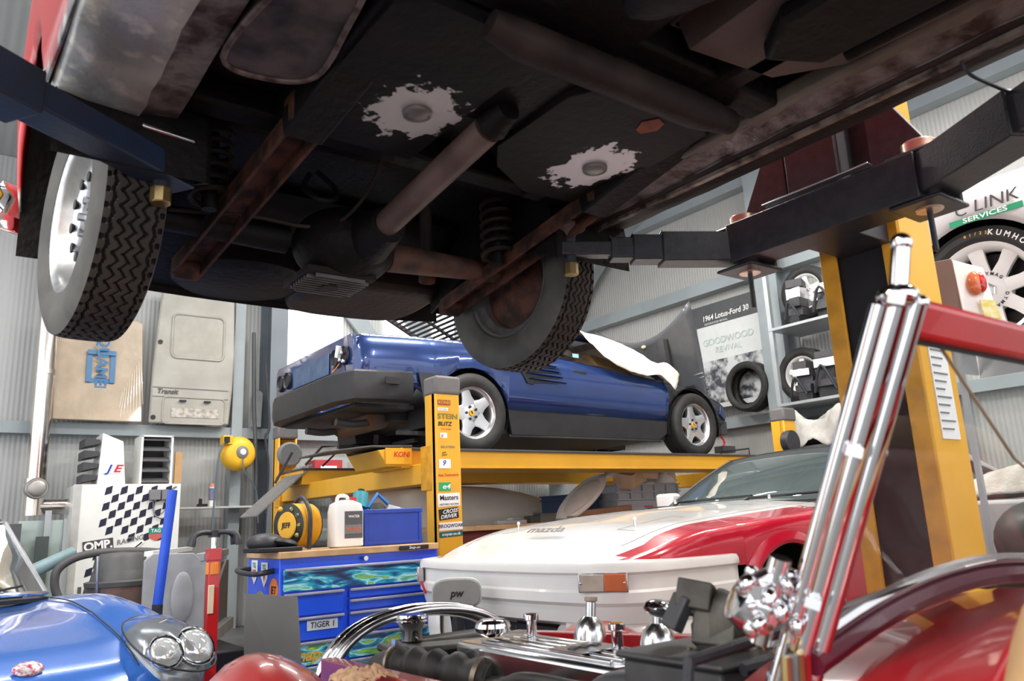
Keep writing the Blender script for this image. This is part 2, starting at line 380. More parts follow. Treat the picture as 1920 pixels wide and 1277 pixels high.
def wheel(parent, loc, zrot, kind, rot=0):
    """a wheel part with tyre, nuts and cap below it; outer face looks along +y turned by zrot"""
    if kind == 'star':   # five broad spokes, silver
        R0, wd, rr = .315, .225, .205
        mb, fy, hub = spoke_rim(rr, wd, 5, mat('silver_alloy', (.62, .63, .66), .3, .75, var=.03), .15, .075, .02, hub=.078, lip=mat('silver_alloy_lip', (.62, .62, .64), .25, .9, var=.04))
        t = tyre(R0, wd, rr); dx = 5; nr = .05
    elif kind == 'dymag':
        R0, wd, rr = .315, .22, .235; mb, fy, hub = spoke_rim(rr, wd, 8, WHT, .07, .075, .03, hub=.1)
        t = tyre(R0, wd, rr); dx = 0; nr = 0
    elif kind == 'three':
        R0, wd, rr = .30, .19, .2; mb, fy, hub = spoke_rim(rr, wd, 5, WHT, .1, .06, .02, hub=.075)
        t = tyre(R0, wd, rr); dx = 5; nr = .05
    else:                # pressed steel wheel with bright dish
        R0, wd, rr = .32, .155, .2; mb = MB(); h = wd/2*.82
        mb.lathe([(rr, -h), (rr-.01, -h+.004), (rr-.012, -h+.02), (rr-.035, -h+.03), (rr-.04, h*.2), (rr-.022, h*.4), (rr-.014, h-.01), (rr-.004, h), (rr+.008, h+.006), (rr+.01, h-.002)], (0, 0, 0), (0, 1, 0), mat('brushed_rim', (.6, .6, .6), .3, .85, var=.2, nscale=30), 56)
        mb.lathe([(rr-.04, h*.1), (rr-.06, h*.25), (.115, h*.55), (.1, h*.62), (.085, h*.5), (.06, h*.45), (0, h*.45)], (0, 0, 0), (0, 1, 0), CHR2, 56)
        mb.lathe([(rr-.036, h*-.1), (.09, -.02), (.05, -.03), (0, -.03)], (0, 0, 0), (0, 1, 0), RUST, 40)
        for k in range(10):
            a = 2*pi*k/10; mb.cyl((.105*cos(a), h*.585, .105*sin(a)), (.105*cos(a), h*.6+.004, .105*sin(a)), .014, BKP, 12)
        t = tyre(R0, wd, rr, kind == 'steel', wall=mat('tyre_wall_grey', (.085, .08, .07), .6, col2=(.05, .047, .042), nscale=8)); dx = 5; nr = .045; fy = h*.45
    M = MX.Translation(loc) @ MX.Rotation(R(zrot), 4, 'Z') @ MX.Rotation(rot, 4, 'Y')
    w_ = mb
    w_.v = [M @ v for v in w_.v]; rim = w_.build('wheel', parent, sharp=40)
    def sub(m_, nm, **k):
        m_.v = [M @ v for v in m_.v]; return m_.build(nm, rim, **k)
    sub(t, 'tyre', sharp=30)
    if dx:
        q = MB()
        for k in range(dx):
            a = 2*pi*k/dx+pi/2; q.cyl((nr*cos(a), fy-.002, nr*sin(a)), (nr*cos(a), fy+.012, nr*sin(a)), .011, BKP if kind == 'star' else CHR2, 6)
        sub(q, 'wheel_nut', each=True)
    if kind == 'star':
        q = MB().lathe([(0, fy+.014), (.024, fy+.012), (.028, fy)], (0, 0, 0), (0, 1, 0), YEL, 24)
        q.ell((0, fy+.015, .002), (.006, .002, .013), BKP, 8, 6).ell((.006, fy+.015, .012), (.006, .002, .005), BKP, 8, 6)
        sub(q, 'centre_cap')
        q = MB().lathe([(rr-.035, -h_*.2), (.05, -.04), (0, -.04)], (0, 0, 0), (0, 1, 0), mat('brake_dark', (.03, .03, .032), .5, .3), 32) if (h_ := wd/2) else None
        sub(q, 'brake_disc')
    if kind == 'dymag':
        q = MB().lathe([(0, fy-.02), (.022, fy-.02), (.026, fy+.004), (.032, fy+.01), (.04, fy+.004), (.045, fy-.004)], (0, 0, 0), (0, 1, 0), ALU, 6)
        sub(q, 'centre_nut')
        q = MB()
        for word, a0, fl in (('DYMAG', 62, 1), ('DYMAG', -58, 1)):
            for i, chh in enumerate(word):
                a = R(a0-(i-2)*15*fl); rad = V((cos(a), 0, sin(a))); ta = V((sin(a), 0, -cos(a)))
                p = rad*.086+V((0, fy+.004, 0))
                q.text(chh, (-p.x, p.y, p.z), (-ta.x, 0, ta.z), (-rad.x, 0, rad.z), .022, BKP, bold=.03)
        sub(q, 'lettering')
        sub(MB().lathe([(rr-.04, -.02), (.06, -.05), (0, -.05)], (0, 0, 0), (0, 1, 0), mat('brake_dark', (.03, .03, .032), .5, .3), 32), 'brake_disc')
        q = MB()
        for word, a0, m_ in (('01/22', 80, YEL), ('KUMHO', 50, WHP), ('KUMHO', 215, WHP)):
            for i, chh in enumerate(word):
                a = R(a0-(i-2)*(5 if m_ == YEL else 8)); rad = V((cos(a), 0, sin(a))); ta = V((sin(a), 0, -cos(a)))
                p = rad*.277+V((0, wd/2*1.05+.003, 0))
                q.text(chh, (-p.x, p.y, p.z), (-ta.x, 0, ta.z), (-rad.x, 0, rad.z), .02 if m_ == YEL else .036, m_, bold=.03)
        sub(q, 'tyre_lettering')
    return rim

# ------------------------------------------------------------ classic car up on the two post lift, seen from below
CX = 1.0
car = thing('classic_car', 'old red car raised overhead with dark rusty underside and bare metal sill under repair', 'car', (CX, 1.0, 1.5))
# red paint ground back to filler and bare steel near the sill
PAINT = mat('classic_red_paint', (.5, .02, .022), .28, coat=.6, var=.1)
def stripped():
    m = mat('stripped_sill', (.5, .02, .022), .3, coat=.25, var=.08); N = m.node_tree.nodes; L = m.node_tree.links
    tc = [n for n in N if n.type == 'TEX_COORD'][0]; b = N['Principled BSDF']
    sx = N.new('ShaderNodeSeparateXYZ'); L.new(tc.outputs['Object'], sx.inputs[0])
    nz = N.new('ShaderNodeTexNoise'); nz.inputs['Scale'].default_value = 9; nz.inputs['Detail'].default_value = 7; L.new(tc.outputs['Object'], nz.inputs['Vector'])
    ma = N.new('ShaderNodeMath'); ma.operation = 'MULTIPLY_ADD'; ma.inputs[1].default_value = -.16; L.new(nz.outputs['Fac'], ma.inputs[0]); L.new(sx.outputs['Z'], ma.inputs[2])
    s, cr = ramp_over(m, ma.outputs[0], ((.40, 1), (.425, 0)))
    n2 = N.new('ShaderNodeTexNoise'); n2.inputs['Scale'].default_value = 13; n2.inputs['Detail'].default_value = 6; L.new(tc.outputs['Object'], n2.inputs['Vector'])
    c2 = N.new('ShaderNodeValToRGB'); e = c2.color_ramp.elements; e[0].position = .42; e[0].color = (.16, .165, .165, 1); e[1].position = .56; e[1].color = (.5, .47, .43, 1)
    k = e.new(.66); k.color = (.36, .22, .13, 1)
    L.new(n2.outputs['Fac'], c2.inputs[0]); L.new(c2.outputs[0], s)
    mr = N.new('ShaderNodeMath'); mr.operation = 'MULTIPLY'; mr.inputs[1].default_value = .75; L.new(cr.outputs['Color'], mr.inputs[0]); L.new(mr.outputs[0], b.inputs['Metallic'])
    return m
SILL = stripped()
AY, AR = 2.18, .375
def hull_w(y): return interp(y, [(-1.0, .62), (-.75, .76), (-.4, .83), (.4, .86), (1.4, .88), (2.0, .9), (2.5, .89), (2.8, .82), (2.96, .62)])
def arch(y, c, zc, r, base):
    d = r*r-(y-c)**2
    return max(base, zc+sqrt(d)) if d > 0 else base
def hull_sec(y):
    wm = hull_w(y); zb = interp(y, [(-1, 2.06), (-.6, 1.98), (1.8, 1.978), (2.5, 1.97), (2.6, 1.93), (2.96, 1.95)])
    zb = arch(y, AY, 1.87, AR, zb); zb = arch(y, -.2, 1.87, AR, zb)
    top = 2.62; pts = []
    for t, ww in ((0, -.020), (.12, -.008), (.3, 0), (.5, 0), (.7, -.02), (.88, -.07), (1, -.17)):
        z = zb+(top-zb)*t; tuck = 0
        pts.append((wm+ww+max(tuck, -.06), z))
    pts += [(wm*.5, 2.66), (0, 2.68)]
    return pts
ys = sorted(set(frange(-1.0, 2.96, 66)+[AY+AR*cos(a) for a in frange(0, pi, 20)]+[-.2+AR*cos(a) for a in frange(0, pi, 20)]))
rows = []
for y in ys:
    h = hull_sec(y); rows.append([(CX-a, y, z) for a, z in h]+[(CX+a, y, z) for a, z in h[::-1][1:]])
MB().grid(rows, SILL, True).build('body_shell', car, solid=.006)
# end closing panels
mb = MB()
for y, k in ((-1.0, 0), (2.96, -1)):
    mb.prism([V(p) for p in rows[k]], (0, .01, 0), PAINT)
mb.build('end_panel', car, each=True)
# inner wheel arches
mb = MB()
for c in (AY, -.2):
    for s in (-1, 1):
        pr = [(CX+s*x, c+(AR+.015)*cos(a), 1.87+(AR+.015)*sin(a)) for a in frange(-.15, pi+.15, 16) for x in (.86,)]
        pi_ = [(CX+s*.53, p[1], p[2]) for p in pr]
        mb.grid([pr, pi_], UND); mb.prism([(CX+s*.53, c, 1.95)]+pi_, (s*.01, 0, 0), UND)
mb.build('inner_arch', car, sharp=30, each=True)
# sills: outer rocker, flange, inner rail
def sill(s):
    prof = [(.866, 1.985), (.852, 1.966), (.80, 1.954), (.74, 1.949), (.69, 1.946), (.69, 1.952), (.655, 1.957), (.61, 1.963), (.60, 2.03)]
    y0, y1 = -.05, 1.87
    a = [(CX+s*x, y, z) for y in (y0,) for x, z in prof]
    rws = [[(CX+s*(x+0)+(random.uniform(-.003, .003) if 0 < i < 7 else 0), y, z+(random.uniform(-.003, .003) if i > 3 else 0)) for i, (x, z) in enumerate(prof)] for y in frange(y0, y1, 30)]
    return rws
BARE = mat('bare_steel_patchy', (.52, .52, .50), .36, .3, col2=(.30, .305, .31), nscale=7, bump=.2)
def bare_mat():
    m = BARE; N = m.node_tree.nodes; L = m.node_tree.links; tc = [n for n in N if n.type == 'TEX_COORD'][0]
    n2 = N.new('ShaderNodeTexNoise'); n2.inputs['Scale'].default_value = 17; n2.inputs['Detail'].default_value = 7; L.new(tc.outputs['Object'], n2.inputs['Vector'])
    s, cr = ramp_over(m, n2.outputs['Fac'], ((.55, 0), (.75, .9))); s.default_value = (.85, .78, .68, 1)
bare_mat()
for s in (-1, 1):
    rw = sill(s); MB().grid([r[:5] for r in rw], BARE if s < 0 else UNDL, s > 0).build('sill_panel', car, sharp=50, solid=.002)
    MB().grid([r[4:] for r in rw], mat('flange_patchy', (.22, .2, .2), .5, .3, col2=(.05, .025, .02), nscale=14, bump=.5), s > 0).build('sill_flange', car, sharp=50, solid=.002)
    mb = MB()
    if s < 0: mb.prism([(CX-.86, 1.87, 2.03), (CX-.855, 1.87, 1.975), (CX-.80, 1.87, 1.954), (CX-.69, 1.87, 1.947), (CX-.66, 1.87, 2.03)], (0, .006, 0), BARE)
    else: mb.box((CX+.725, .9, 1.938), (.018, 1.9, .012), mat('sill_edge_scraped', (.35, .3, .26), .4, .5, col2=(.06, .045, .04), nscale=20))
    mb.build('sill_end' if s < 0 else 'seam_edge', car)
MB().box((CX+.62, .85, 1.985), (.07, 1.7, .05), mat('beige_strip', (.25, .225, .18), .6, col2=(.12, .1, .08), nscale=4)).build('outrigger_strip', car, bevel=.01)
# floor and pans
mb = MB().box((CX, .95, 2.06), (1.34, 2.0, .012), UND).box((CX, 2.25, 2.1), (1.1, 1.3, .012), UND); mb.build('floor', car)
def pan(pts, z, d, m, name, lip=.012):
    mb = MB(); c = sum((V(p) for p in pts), V((0, 0)))/len(pts); n_ = len(pts)
    o = [V((p[0], p[1], z+d)) for p in pts]; i_ = [V((lerp(p[0], c.x, .05), lerp(p[1], c.y, .05), z)) for p in pts]
    mb.add(o+i_, [(k, (k+1) % n_, n_+(k+1) % n_, n_+k) for k in range(n_)]+[tuple(range(n_, 2*n_))], m)
    e = [V((lerp(p[0], c.x, -.03), lerp(p[1], c.y, -.02), z+d*.82)) for p in pts]
    mb.tube(e, .005, m, 6, closed=True)
    return mb.build(name, car, bevel=.004)
pan([(.69, 1.69), (.955, 1.695), (.965, 1.13), (.93, 1.08), (.66, 1.07), (.60, 1.12), (.60, 1.5), (.62, 1.62)], 1.945, .1, scarred('pan_steel', (.84-CX, 1.45-1.0, 0), .012, (.010, .008, .008), (.005, .005, .005)), 'floor_pan')
pan([(1.33, 1.70), (1.53, 1.69), (1.56, 1.55), (1.54, 1.15), (1.42, 1.08), (1.16, 1.09), (1.09, 1.2), (1.09, 1.5), (1.16, 1.6)], 1.945, .1, scarred('pan_steel_ground', (1.405-CX, 1.455-1.0, 0), .012, (.012, .008, .007), (.006, .005, .005), (.75, .72, .74)), 'floor_pan')
FLR = mat('front_floor', (.12, .085, .075), .55, col2=(.075, .052, .048), nscale=4, bump=.2)
pan([(1.20, .96), (1.46, .93), (1.56, .80), (1.6, .1), (1.2, 0), (1.17, .5)], 1.955, .09, FLR, 'floor_pan')
pan([(.42, .93), (.80, .93), (.80, .1), (.44, .1)], 1.955, .09, FLR, 'floor_pan')
# round plugs in the ground patches
for cx, cy, r in ((.84, 1.45, .034), (1.405, 1.455, .034)):
    MB().lathe([(0, -.012), (r*.5, -.012), (r*.8, -.007), (r*.86, -.010), (r, -.008), (r*1.03, 0)], (cx, cy, 1.943), (0, 0, 1), mat('plug_steel', (.3, .29, .27), .5, .6, col2=(.16, .15, .14)), 32).build('drain_plug', car)
MB().prism([(1.33, 1.2, 1.944), (1.355, 1.165, 1.944), (1.385, 1.175, 1.944), (1.395, 1.21, 1.944), (1.37, 1.245, 1.944), (1.345, 1.235, 1.944)], (0, 0, -.0015), mat('red_oxide', (.3, .07, .03), .7, col2=(.18, .04, .02), nscale=30)).build('primer_patch', car)
# oval access panel by the left sill
ov = smooth([(.40, 1.47, 1.948), (.50, 1.50, 1.948), (.585, 1.44, 1.948), (.57, 1.25, 1.948), (.54, 1.1, 1.948), (.47, 1.08, 1.948), (.42, 1.2, 1.948)], 6, True)
MB().prism(ov, (0, 0, .08), mat('pan_patchy', (.10, .075, .07), .5, .2, col2=(.012, .01, .01), nscale=9)).tube(ov, .008, mat('weld_bead', (.16, .12, .11), .5, .4, col2=(.05, .025, .02), nscale=30), 6, closed=True).build('access_panel', car, bevel=.003)
# chassis rails, tunnel, cross members
mb = MB()
for x in (.60, 1.40):
    mb.bar((x+.03 if x < 1 else x, 1.75, 2.0), (x, -.6, 2.0), .07, .09, UND)
mb.build('chassis_rail', car, bevel=.012, each=True)
MB().tube([(CX-.22, 1.065, 1.93), (CX-.15, 1.06, 1.915), (1.36, 1.06, 1.915), (1.50, 1.07, 1.93)], [.028, .04, .042, .03], UNDL, 16).build('cross_tube', car)
MB().bar((.45, 1.03, 2.0), (1.65, 1.03, 2.0), .09, .07, UND).bar((.4, 1.76, 2.02), (1.6, 1.76, 2.02), .08, .07, UND).bar((.45, .0, 2.0), (1.6, .0, 2.0), .1, .08, UND).build('cross_member', car, bevel=.01, each=True)
MB().box((CX-.0, .5, 2.0), (.26, 1.9, .08), UND, taper=.8).build('transmission_tunnel', car, bevel=.03)
MB().box((CX-.02, .2, 1.93), (.2, .6, .1), UND).ell((CX-.02, .62, 1.93), (.1, .28, .07), UND).build('gearbox', car, bevel=.03)
MB().prism([(1.24, .2, 1.955), (1.24, .74, 1.955), (1.32, .84, 1.955), (1.44, .78, 1.955), (1.46, .2, 1.955)], (0, 0, -.045), UND).build('footwell_box', car, bevel=.012)
MB().tube([(1.49, .75, 1.94), (1.49, .5, 1.94), (1.49, .3, 1.955)], [.018, .022, .02], UND, 12).build('exhaust_bracket', car)
# propshaft, its joint, axle, differential
MB().tube([(1.02, 1.33, 1.95), (1.02, 1.40, 1.94)], [.03, .043], UND, 16).tube([(1.02, 1.42, 1.938), (.99, 2.04, 1.83)], .038, mat('propshaft_steel', (.15, .095, .08), .55, col2=(.09, .055, .045), nscale=10), 20).tube([(.99, 2.04, 1.83), (.985, 2.07, 1.83)], [.036, .05], UND, 16).build('propshaft', car)
MB().tube(smooth([(.93, 1.8, 2.0), (.93, 1.9, 1.93), (.90, 2.02, 1.88), (.82, 2.08, 1.87), (.66, 2.08, 1.87), (.45, 2.12, 1.86)], 6), .006, UNDL, 8).build('brake_pipe', car)
MB().tube(smooth([(.80, 2.0, 2.0), (.78, 1.99, 1.95), (.81, 1.96, 1.91), (.86, 1.96, 1.92), (.87, 1.99, 1.97), (.83, 2.02, 2.02)], 6), .008, UND, 8).build('flexible_hose', car)
MB().tube([(CX-.64, AY, 1.86), (CX-.2, AY, 1.86)], [.034, .045], UND, 20).tube([(CX+.14, AY, 1.86), (CX+.5, AY, 1.87), (CX+.62, AY, 1.87)], [.05, .036, .034], mat('axle_rusty', (.13, .06, .04), .65, col2=(.05, .03, .024), nscale=14), 20).build('axle_tube', car, each=True)
dif = MB().ell((CX-.03, AY-.04, 1.85), (.16, .15, .12), UND, 24, 14).cyl((CX, AY-.28, 1.85), (CX, AY-.1, 1.85), .055, UND, 20, r2=.09).build('differential', car)
mb = MB().box((CX-.06, AY+.0, 1.748), (.22, .2, .02), UNDL)
for k in range(9): mb.box((CX-.06, AY-.085+k*.021, 1.735), (.2-(.04 if k in (0, 8) else 0), .006, .016), mat('fin_alloy', (.17, .17, .17), .45, .5, var=.3))
mb.cyl((CX-.06, AY, 1.74), (CX-.06, AY, 1.722), .028, UNDL, 20); mb.build('finned_cover', dif, bevel=.002)
# trailing springs in rusty channel
for s, x0, x1 in ((-1, .635, .575), (1, 1.555, 1.53)):
    a, b = V((x0, 1.60, 1.935)), V((x1, 2.42, 1.80))
    q = MB(MX.Identity(4)); d = (b-a).normalized()
    q.chan(a, b, .088, .05, .01, RUST, up=(0, 0, 1)); q.v = [v for v in q.v]
    q.cyl(b+V((-.035, 0, -.005)), b+V((.035, 0, -.005)), .03, RUST, 16)
    arm = q.build('trailing_arm', car, bevel=.002)
    MB().bar(a-d*.5+V((0, 0, .02)), a+d*.04, .1, .07, UND).box((x0, 1.6, 1.95), (.1, .07, .08), RUST).build('arm_bracket', arm, bevel=.008)
    sx = CX+s*.47
    pts = [(sx+.05*cos(t), 2.02+.05*sin(t), 1.86+t*.0055) for t in frange(0, 2*pi*6, 96)]
    MB().tube(pts, .008, UNDL, 6).cyl((sx, 2.02, 1.84), (sx, 2.02, 2.06), .02, UND, 12).build('coil_spring', car)
MB().cyl((1.36, 2.3, 1.84), (1.30, 2.2, 2.08), .022, UNDL, 14).cyl((1.36, 2.3, 1.84), (1.35, 2.28, 1.87), .03, RUST, 14).build('shock_absorber', car)
# boot floor, spare wheel well, tank, rear valance
mb = MB().grid([[(CX+x*interp(y, [(2.3, .5), (2.7, .62), (2.95, .6)]), y, interp(y, [(2.3, 2.06), (2.5, 1.95), (2.7, 1.91), (2.95, 1.88)])+(.03 if abs(x) > .9 else 0)) for x in frange(-1, 1, 16)] for y in frange(2.3, 2.95, 8)], UND, True); mb.build('boot_floor', car, solid=.004)
MB().lathe([(0, 0), (.2, 0), (.23, .02), (.245, .1), (.25, .16)], (.83, 2.72, 1.865), (0, 0, 1), UND, 40).build('spare_wheel_well', car)
MB().prism(smooth([(1.08, 2.5, 1.845), (1.5, 2.5, 1.855), (1.56, 2.62, 1.855), (1.54, 2.84, 1.845), (1.4, 2.9, 1.84), (1.1, 2.9, 1.84), (1.04, 2.8, 1.845), (1.03, 2.6, 1.845)], 4, True), (0, 0, .12), UNDL).build('fuel_tank', car, bevel=.03)
MB().grid([[(CX+x, 2.93-abs(x)**3*.25, z) for x in frange(-.72, .72, 14)] for z in (1.86, 1.93, 2.2)], UND, True).build('rear_valance', car, solid=.004)
bm_ = [(CX+x, 3.03-abs(x)**2.5*.3, 0) for x in frange(-.93, .93, 20)]
bm = MB().grid([[(p[0]+dx*(p[0]-CX), p[1]+dy, z) for p in bm_] for dx, dy, z in ((-.03, -.03, 1.95), (0, .0, 1.975), (.01, .02, 2.03), (0, 0, 2.085), (-.03, -.03, 2.11))], CHR, True).build('rear_bumper', car, solid=.003)
for x in (CX-.5, CX+.5): MB().bar((x, 3.0, 2.03), (x, 2.85, 2.03), .03, .05, BLK).build('bumper_iron', bm)
MB().tube(smooth([(1.72, .62, 1.93), (1.74, .615, 1.901), (1.85, .60, 1.895), (1.97, .60, 1.91), (2.05, .62, 1.93)], 5), .004, BLK, 6).build('loose_wire', car)
wheel(car, (.295, AY, 1.82), 96, 'steel'); wheel(car, (1.70, AY+.03, 1.85), -84, 'steel', .3)

# ------------------------------------------------------------ two post lift
lift = thing('two_post_lift', 'yellow two post lift with black swing arms holding up the old red car', 'car lift', (2.45, 1.2, 0))
# column: open channel towards the car
mb = MB(); x0, x1 = 2.34, 2.54
mb.box((x1, 1.24, 1.55), (.02, .27, 3.1), YEL)
for s in (-1, 1):
    mb.box(((x0+x1)/2, 1.24+s*.132, 1.55), (x1-x0, .012, 3.1), YEL); mb.box((x0, 1.24+s*.106, 1.55), (.012, .058, 3.1), YELD)
mb.box((2.44, 1.24, .01), (.5, .5, .02), YEL)
post = mb.build('post', lift, bevel=.004)
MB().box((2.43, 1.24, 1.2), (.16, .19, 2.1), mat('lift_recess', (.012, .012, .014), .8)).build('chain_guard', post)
MB().box((2.44, 1.100, 1.33), (.11, .004, .3), WHP).build('instruction_label', post)
mb = MB()
for k in range(11): mb.box((2.435-.008*(k % 3), 1.097, 1.45-k*.024), (.085-.016*(k % 3), .002, .005), GREY)
mb.build('label_print', post)
mb = MB().box((2.22, 1.22, 2.12), (.26, .17, .66), BLK).box((2.2, 1.22, 2.12), (.02, .28, .6), BLK)
for s in (-1, 1): mb.box((2.13, 1.22+s*.075, 2.12), (.05, .03, .66), DGREY).prism([(2.14, 1.2+s*.14, 1.93), (2.14, 1.2+s*.14, 2.28), (2.14, 1.2+s*.33, 1.93)], (.03, 0, 0), BLK)
mb.box((2.09, 1.2, 1.85), (.12, .62, .13), BLK); mb.bar((2.02, 1.0, 1.922), (2.02, 1.35, 1.922), .03, .006, CHR2, (0, 0, 1))
car_r = mb.build('carriage', lift, bevel=.006)
PINB = mat('brass_pin', (.55, .32, .24), .3, .8, col2=(.7, .62, .5), nscale=12); BRS = mat('brass', (.5, .36, .16), .3, .9, var=.2)
def arm(px, py, tx, ty, zc, segs, blue=False, padr=.055):
    p = V((px, py, zc)); t = V((tx, ty, zc)); d = (t-p).normalized(); L_ = (t-p).length; mb = MB()
    m = BLK if not blue else mat('arm_blue_worn', (.014, .015, .018), .45, col2=(.014, .028, .065), nscale=3.5, bump=.1)
    q = 0
    for f0, f1, wd, h in segs: mb.bar(p+d*(L_*f0), p+d*(L_*f1), wd, h, m)
    o = mb.build('swing_arm', lift, bevel=.004)
    sc = MB()
    for f0, f1, wd, h in segs[:-1]:
        e = p+d*(L_*f1); sx = d.cross(V((0, 0, 1)))
        sc.bar(e-d*.004+sx*(wd/2-.002)+V((0, 0, h/2)), e+d*.001-sx*(wd/2)+V((0, 0, h/2)), .004, .004, CHR2)
    sc.build('worn_edge', o, each=True)
    k = MB().cyl(p-V((0, 0, .085)), p+V((0, 0, .07)), .036, PINB, 28).cyl(p+V((0, 0, .07)), p+V((0, 0, .115)), .045, PINB, 28).cyl(p-V((0, 0, .2)), p-V((0, 0, .08)), .008, BLK, 8)
    k.build('pivot_pin', o, bevel=.003)
    k = MB().box(p+V((0, 0, .068)), (.15, .13, .012), BLK).box(p-V((0, 0, .075)), (.17, .14, .012), BLK).box(p+V((.06, 0, 0)), (.012, .13, .14), BLK)
    k.build('clevis', o, bevel=.006)
    k = MB().lathe([(0, .012), (padr*.8, .012), (padr, .02), (padr, .006), (padr*.5, -.006), (.018, -.02), (.018, -.05), (0, -.05)], t+V((0, 0, .062)), (0, 0, 1), mat('rubber_pad', (.2, .15, .14), .5, col2=(.09, .07, .07)), 32)
    k.cyl(t-V((0, 0, .07)), t+V((0, 0, .05)), .02, BLK, 16); k.build('lift_pad', o, bevel=.002)
    MB().cyl(t-V((0, 0, .085)), t-V((0, 0, .045)), .024, BRS, 8).build('pad_nut', o, bevel=.003)
    return o
arm(2.12, 1.50, 1.60, 1.80, 1.845, [(0.02, .50, .085, .10), (.3, .66, .07, .085), (.5, .78, .06, .07), (.6, 1.06, .05, .045)])
arm(2.12, .91, 1.70, .13, 1.855, [(0.04, .42, .12, .115), (.3, .62, .10, .10), (.5, 1.05, .08, .08)])
# near side column, carriage and arm
mb = MB()
for s in (-1, 1): mb.box((-.65, 1.1+s*.23, 1.55), (.38, .012, 3.1), YEL); mb.box((-.46, 1.1+s*.195, 1.55), (.012, .075, 3.1), YELD)
mb.box((-.84, 1.1, 1.55), (.02, .46, 3.1), YEL).box((-.65, 1.1, .01), (.55, .6, .02), YEL).build('post', lift, bevel=.004)
MB().box((-.38, 1.1, 1.85), (.12, .6, .13), BLK).box((-.44, 1.1, 1.95), (.06, .3, .8), BLK).build('carriage', lift, bevel=.006)
la = arm(-.36, 1.35, .375, 1.85, 1.845, [(0, .6, .10, .09), (.4, 1.07, .085, .06)], True, .05)
MB().prism([(.31, 1.76, 1.90), (.43, 1.78, 1.90), (.44, 1.90, 1.90), (.33, 1.93, 1.90)], (0, 0, .012), CHR2).build('pad_plate', la, bevel=.004)
# ------------------------------------------------------------ four post lift
LZ = 1.53
lf = thing('four_post_lift', 'yellow four post drive on lift carrying the blue coupe, its near post covered in stickers', 'car lift', (4.7, 6.0, 0))
posts = []
for (x, y, h, near) in ((2.79, 4.53, 1.98, 1), (2.79, 7.53, 2.0, 0), (6.68, 4.53, 1.95, 2), (6.68, 7.53, 1.95, 0)):
    mb = MB(); sgn = -1 if y > 6 else 1
    mb.box((x, y-sgn*.02, h/2-.05), (.19, .06, h-.1), YEL)
    for s in (-1, 1): mb.box((x+s*.085, y+sgn*.03, h/2-.05), (.02, .14, h-.1), YEL)
    mb.box((x, y, .01), (.34, .3, .02), YEL)
    p = mb.build('post', lf, bevel=.012); posts.append(p)
    MB().box((x, y+sgn*.02, h-.06), (.205, .17, .13), mat('post_cap_grey', (.15, .14, .14), .6)).build('post_cap', p, bevel=.02)
# stickers on the near post: its front face looks to -y
def stick(p, zt, h, w, bg, words, dx=0, tilt=0):
    """words: list of (text, dx, dz, size, mat, shear)"""
    fy = 4.53-.05-.002; mb = MB(); x = 2.79
    c = V((x+dx, fy, zt)); r = V((cos(tilt), 0, sin(tilt))); u = V((-sin(tilt), 0, cos(tilt)))
    if bg: mb.prism([c-r*w/2-u*h/2, c+r*w/2-u*h/2, c+r*w/2+u*h/2, c-r*w/2+u*h/2], (0, -.0015, 0), bg)
    for t, ax, az, s, m, sh, wide in words: mb.text(t, c+r*ax+u*az+V((0, -.003, 0)), r, u, s, m, sh, .02, wide)
    return mb.build('sticker', p)
P0 = posts[0]; N_ = BKP
stick(P0, 1.80, .035, .1, mat('sticker_brown', (.35, .07, .03), .5), [('KONIS', 0, 0, .028, YEL, 0, 1.1)], -.03)
stick(P0, 1.755, .02, .08, WHP, [('Eurol Classic', 0, 0, .012, GREY, 0, 1)], -.04)
mb = stick(P0, 1.705, .04, .17, None, [('STEIN', .0, 0, .05, mat('olive_print', (.2, .2, .05), .5), 0, 1.25)], -.005)
stick(P0, 1.655, .04, .1, None, [('BLITZ', 0, 0, .038, N_, .2, 1.1)], -.03)
stick(P0, 1.62, .01, .1, None, [('FUEL SYSTEMS', 0, 0, .012, RDP, 0, 1)], -.02)
stick(P0, 1.578, .035, .055, WHP, [('JE', -.012, -.004, .025, RDP, .2, 1)], -.04)
stick(P0, 1.50, .02, .17, None, [('BILSTEIN', -.01, 0, .022, GREY, .1, 1.3)], 0)
stick(P0, 1.455, .03, .05, None, [('SAFE', 0, .007, .015, N_, .3, 1), ('DRIVE', 0, -.009, .015, N_, .3, 1)], -.04, .15)
stick(P0, 1.39, .06, .09, WHP, [('9', -.01, .003, .05, BLP, .3, 1)], -.035)
stick(P0, 1.315, .03, .17, None, [('Fink Technology', 0, 0, .024, RDP, .2, 1)], -.01, .04)
stick(P0, 1.24, .055, .09, mat('sticker_green', (.02, .4, .16), .5), [('e4', .01, 0, .045, WHP, .2, 1.4)], -.04)
stick(P0, 1.155, .085, .17, WHP, [('Masters', 0, .012, .045, N_, 0, 1), ('HISTORIC RACING', 0, -.03, .016, N_, 0, 1.1)], -.01, .03)
stick(P0, 1.065, .07, .15, N_, [('CROSS', .01, .014, .034, WHP, .3, 1.1), ('DRIVER', -.005, -.017, .034, WHP, .3, 1.1)], -.015, .1)
stick(P0, .985, .05, .18, WHP, [('BROGWOAK', 0, .002, .032, N_, 0, 1)], -.0, .03)
stick(P0, .935, .035, .18, mat('sticker_teal', (.01, .12, .12), .5), [('croycar.co.uk', 0, 0, .026, WHP, 0, 1)], -.0, .04)
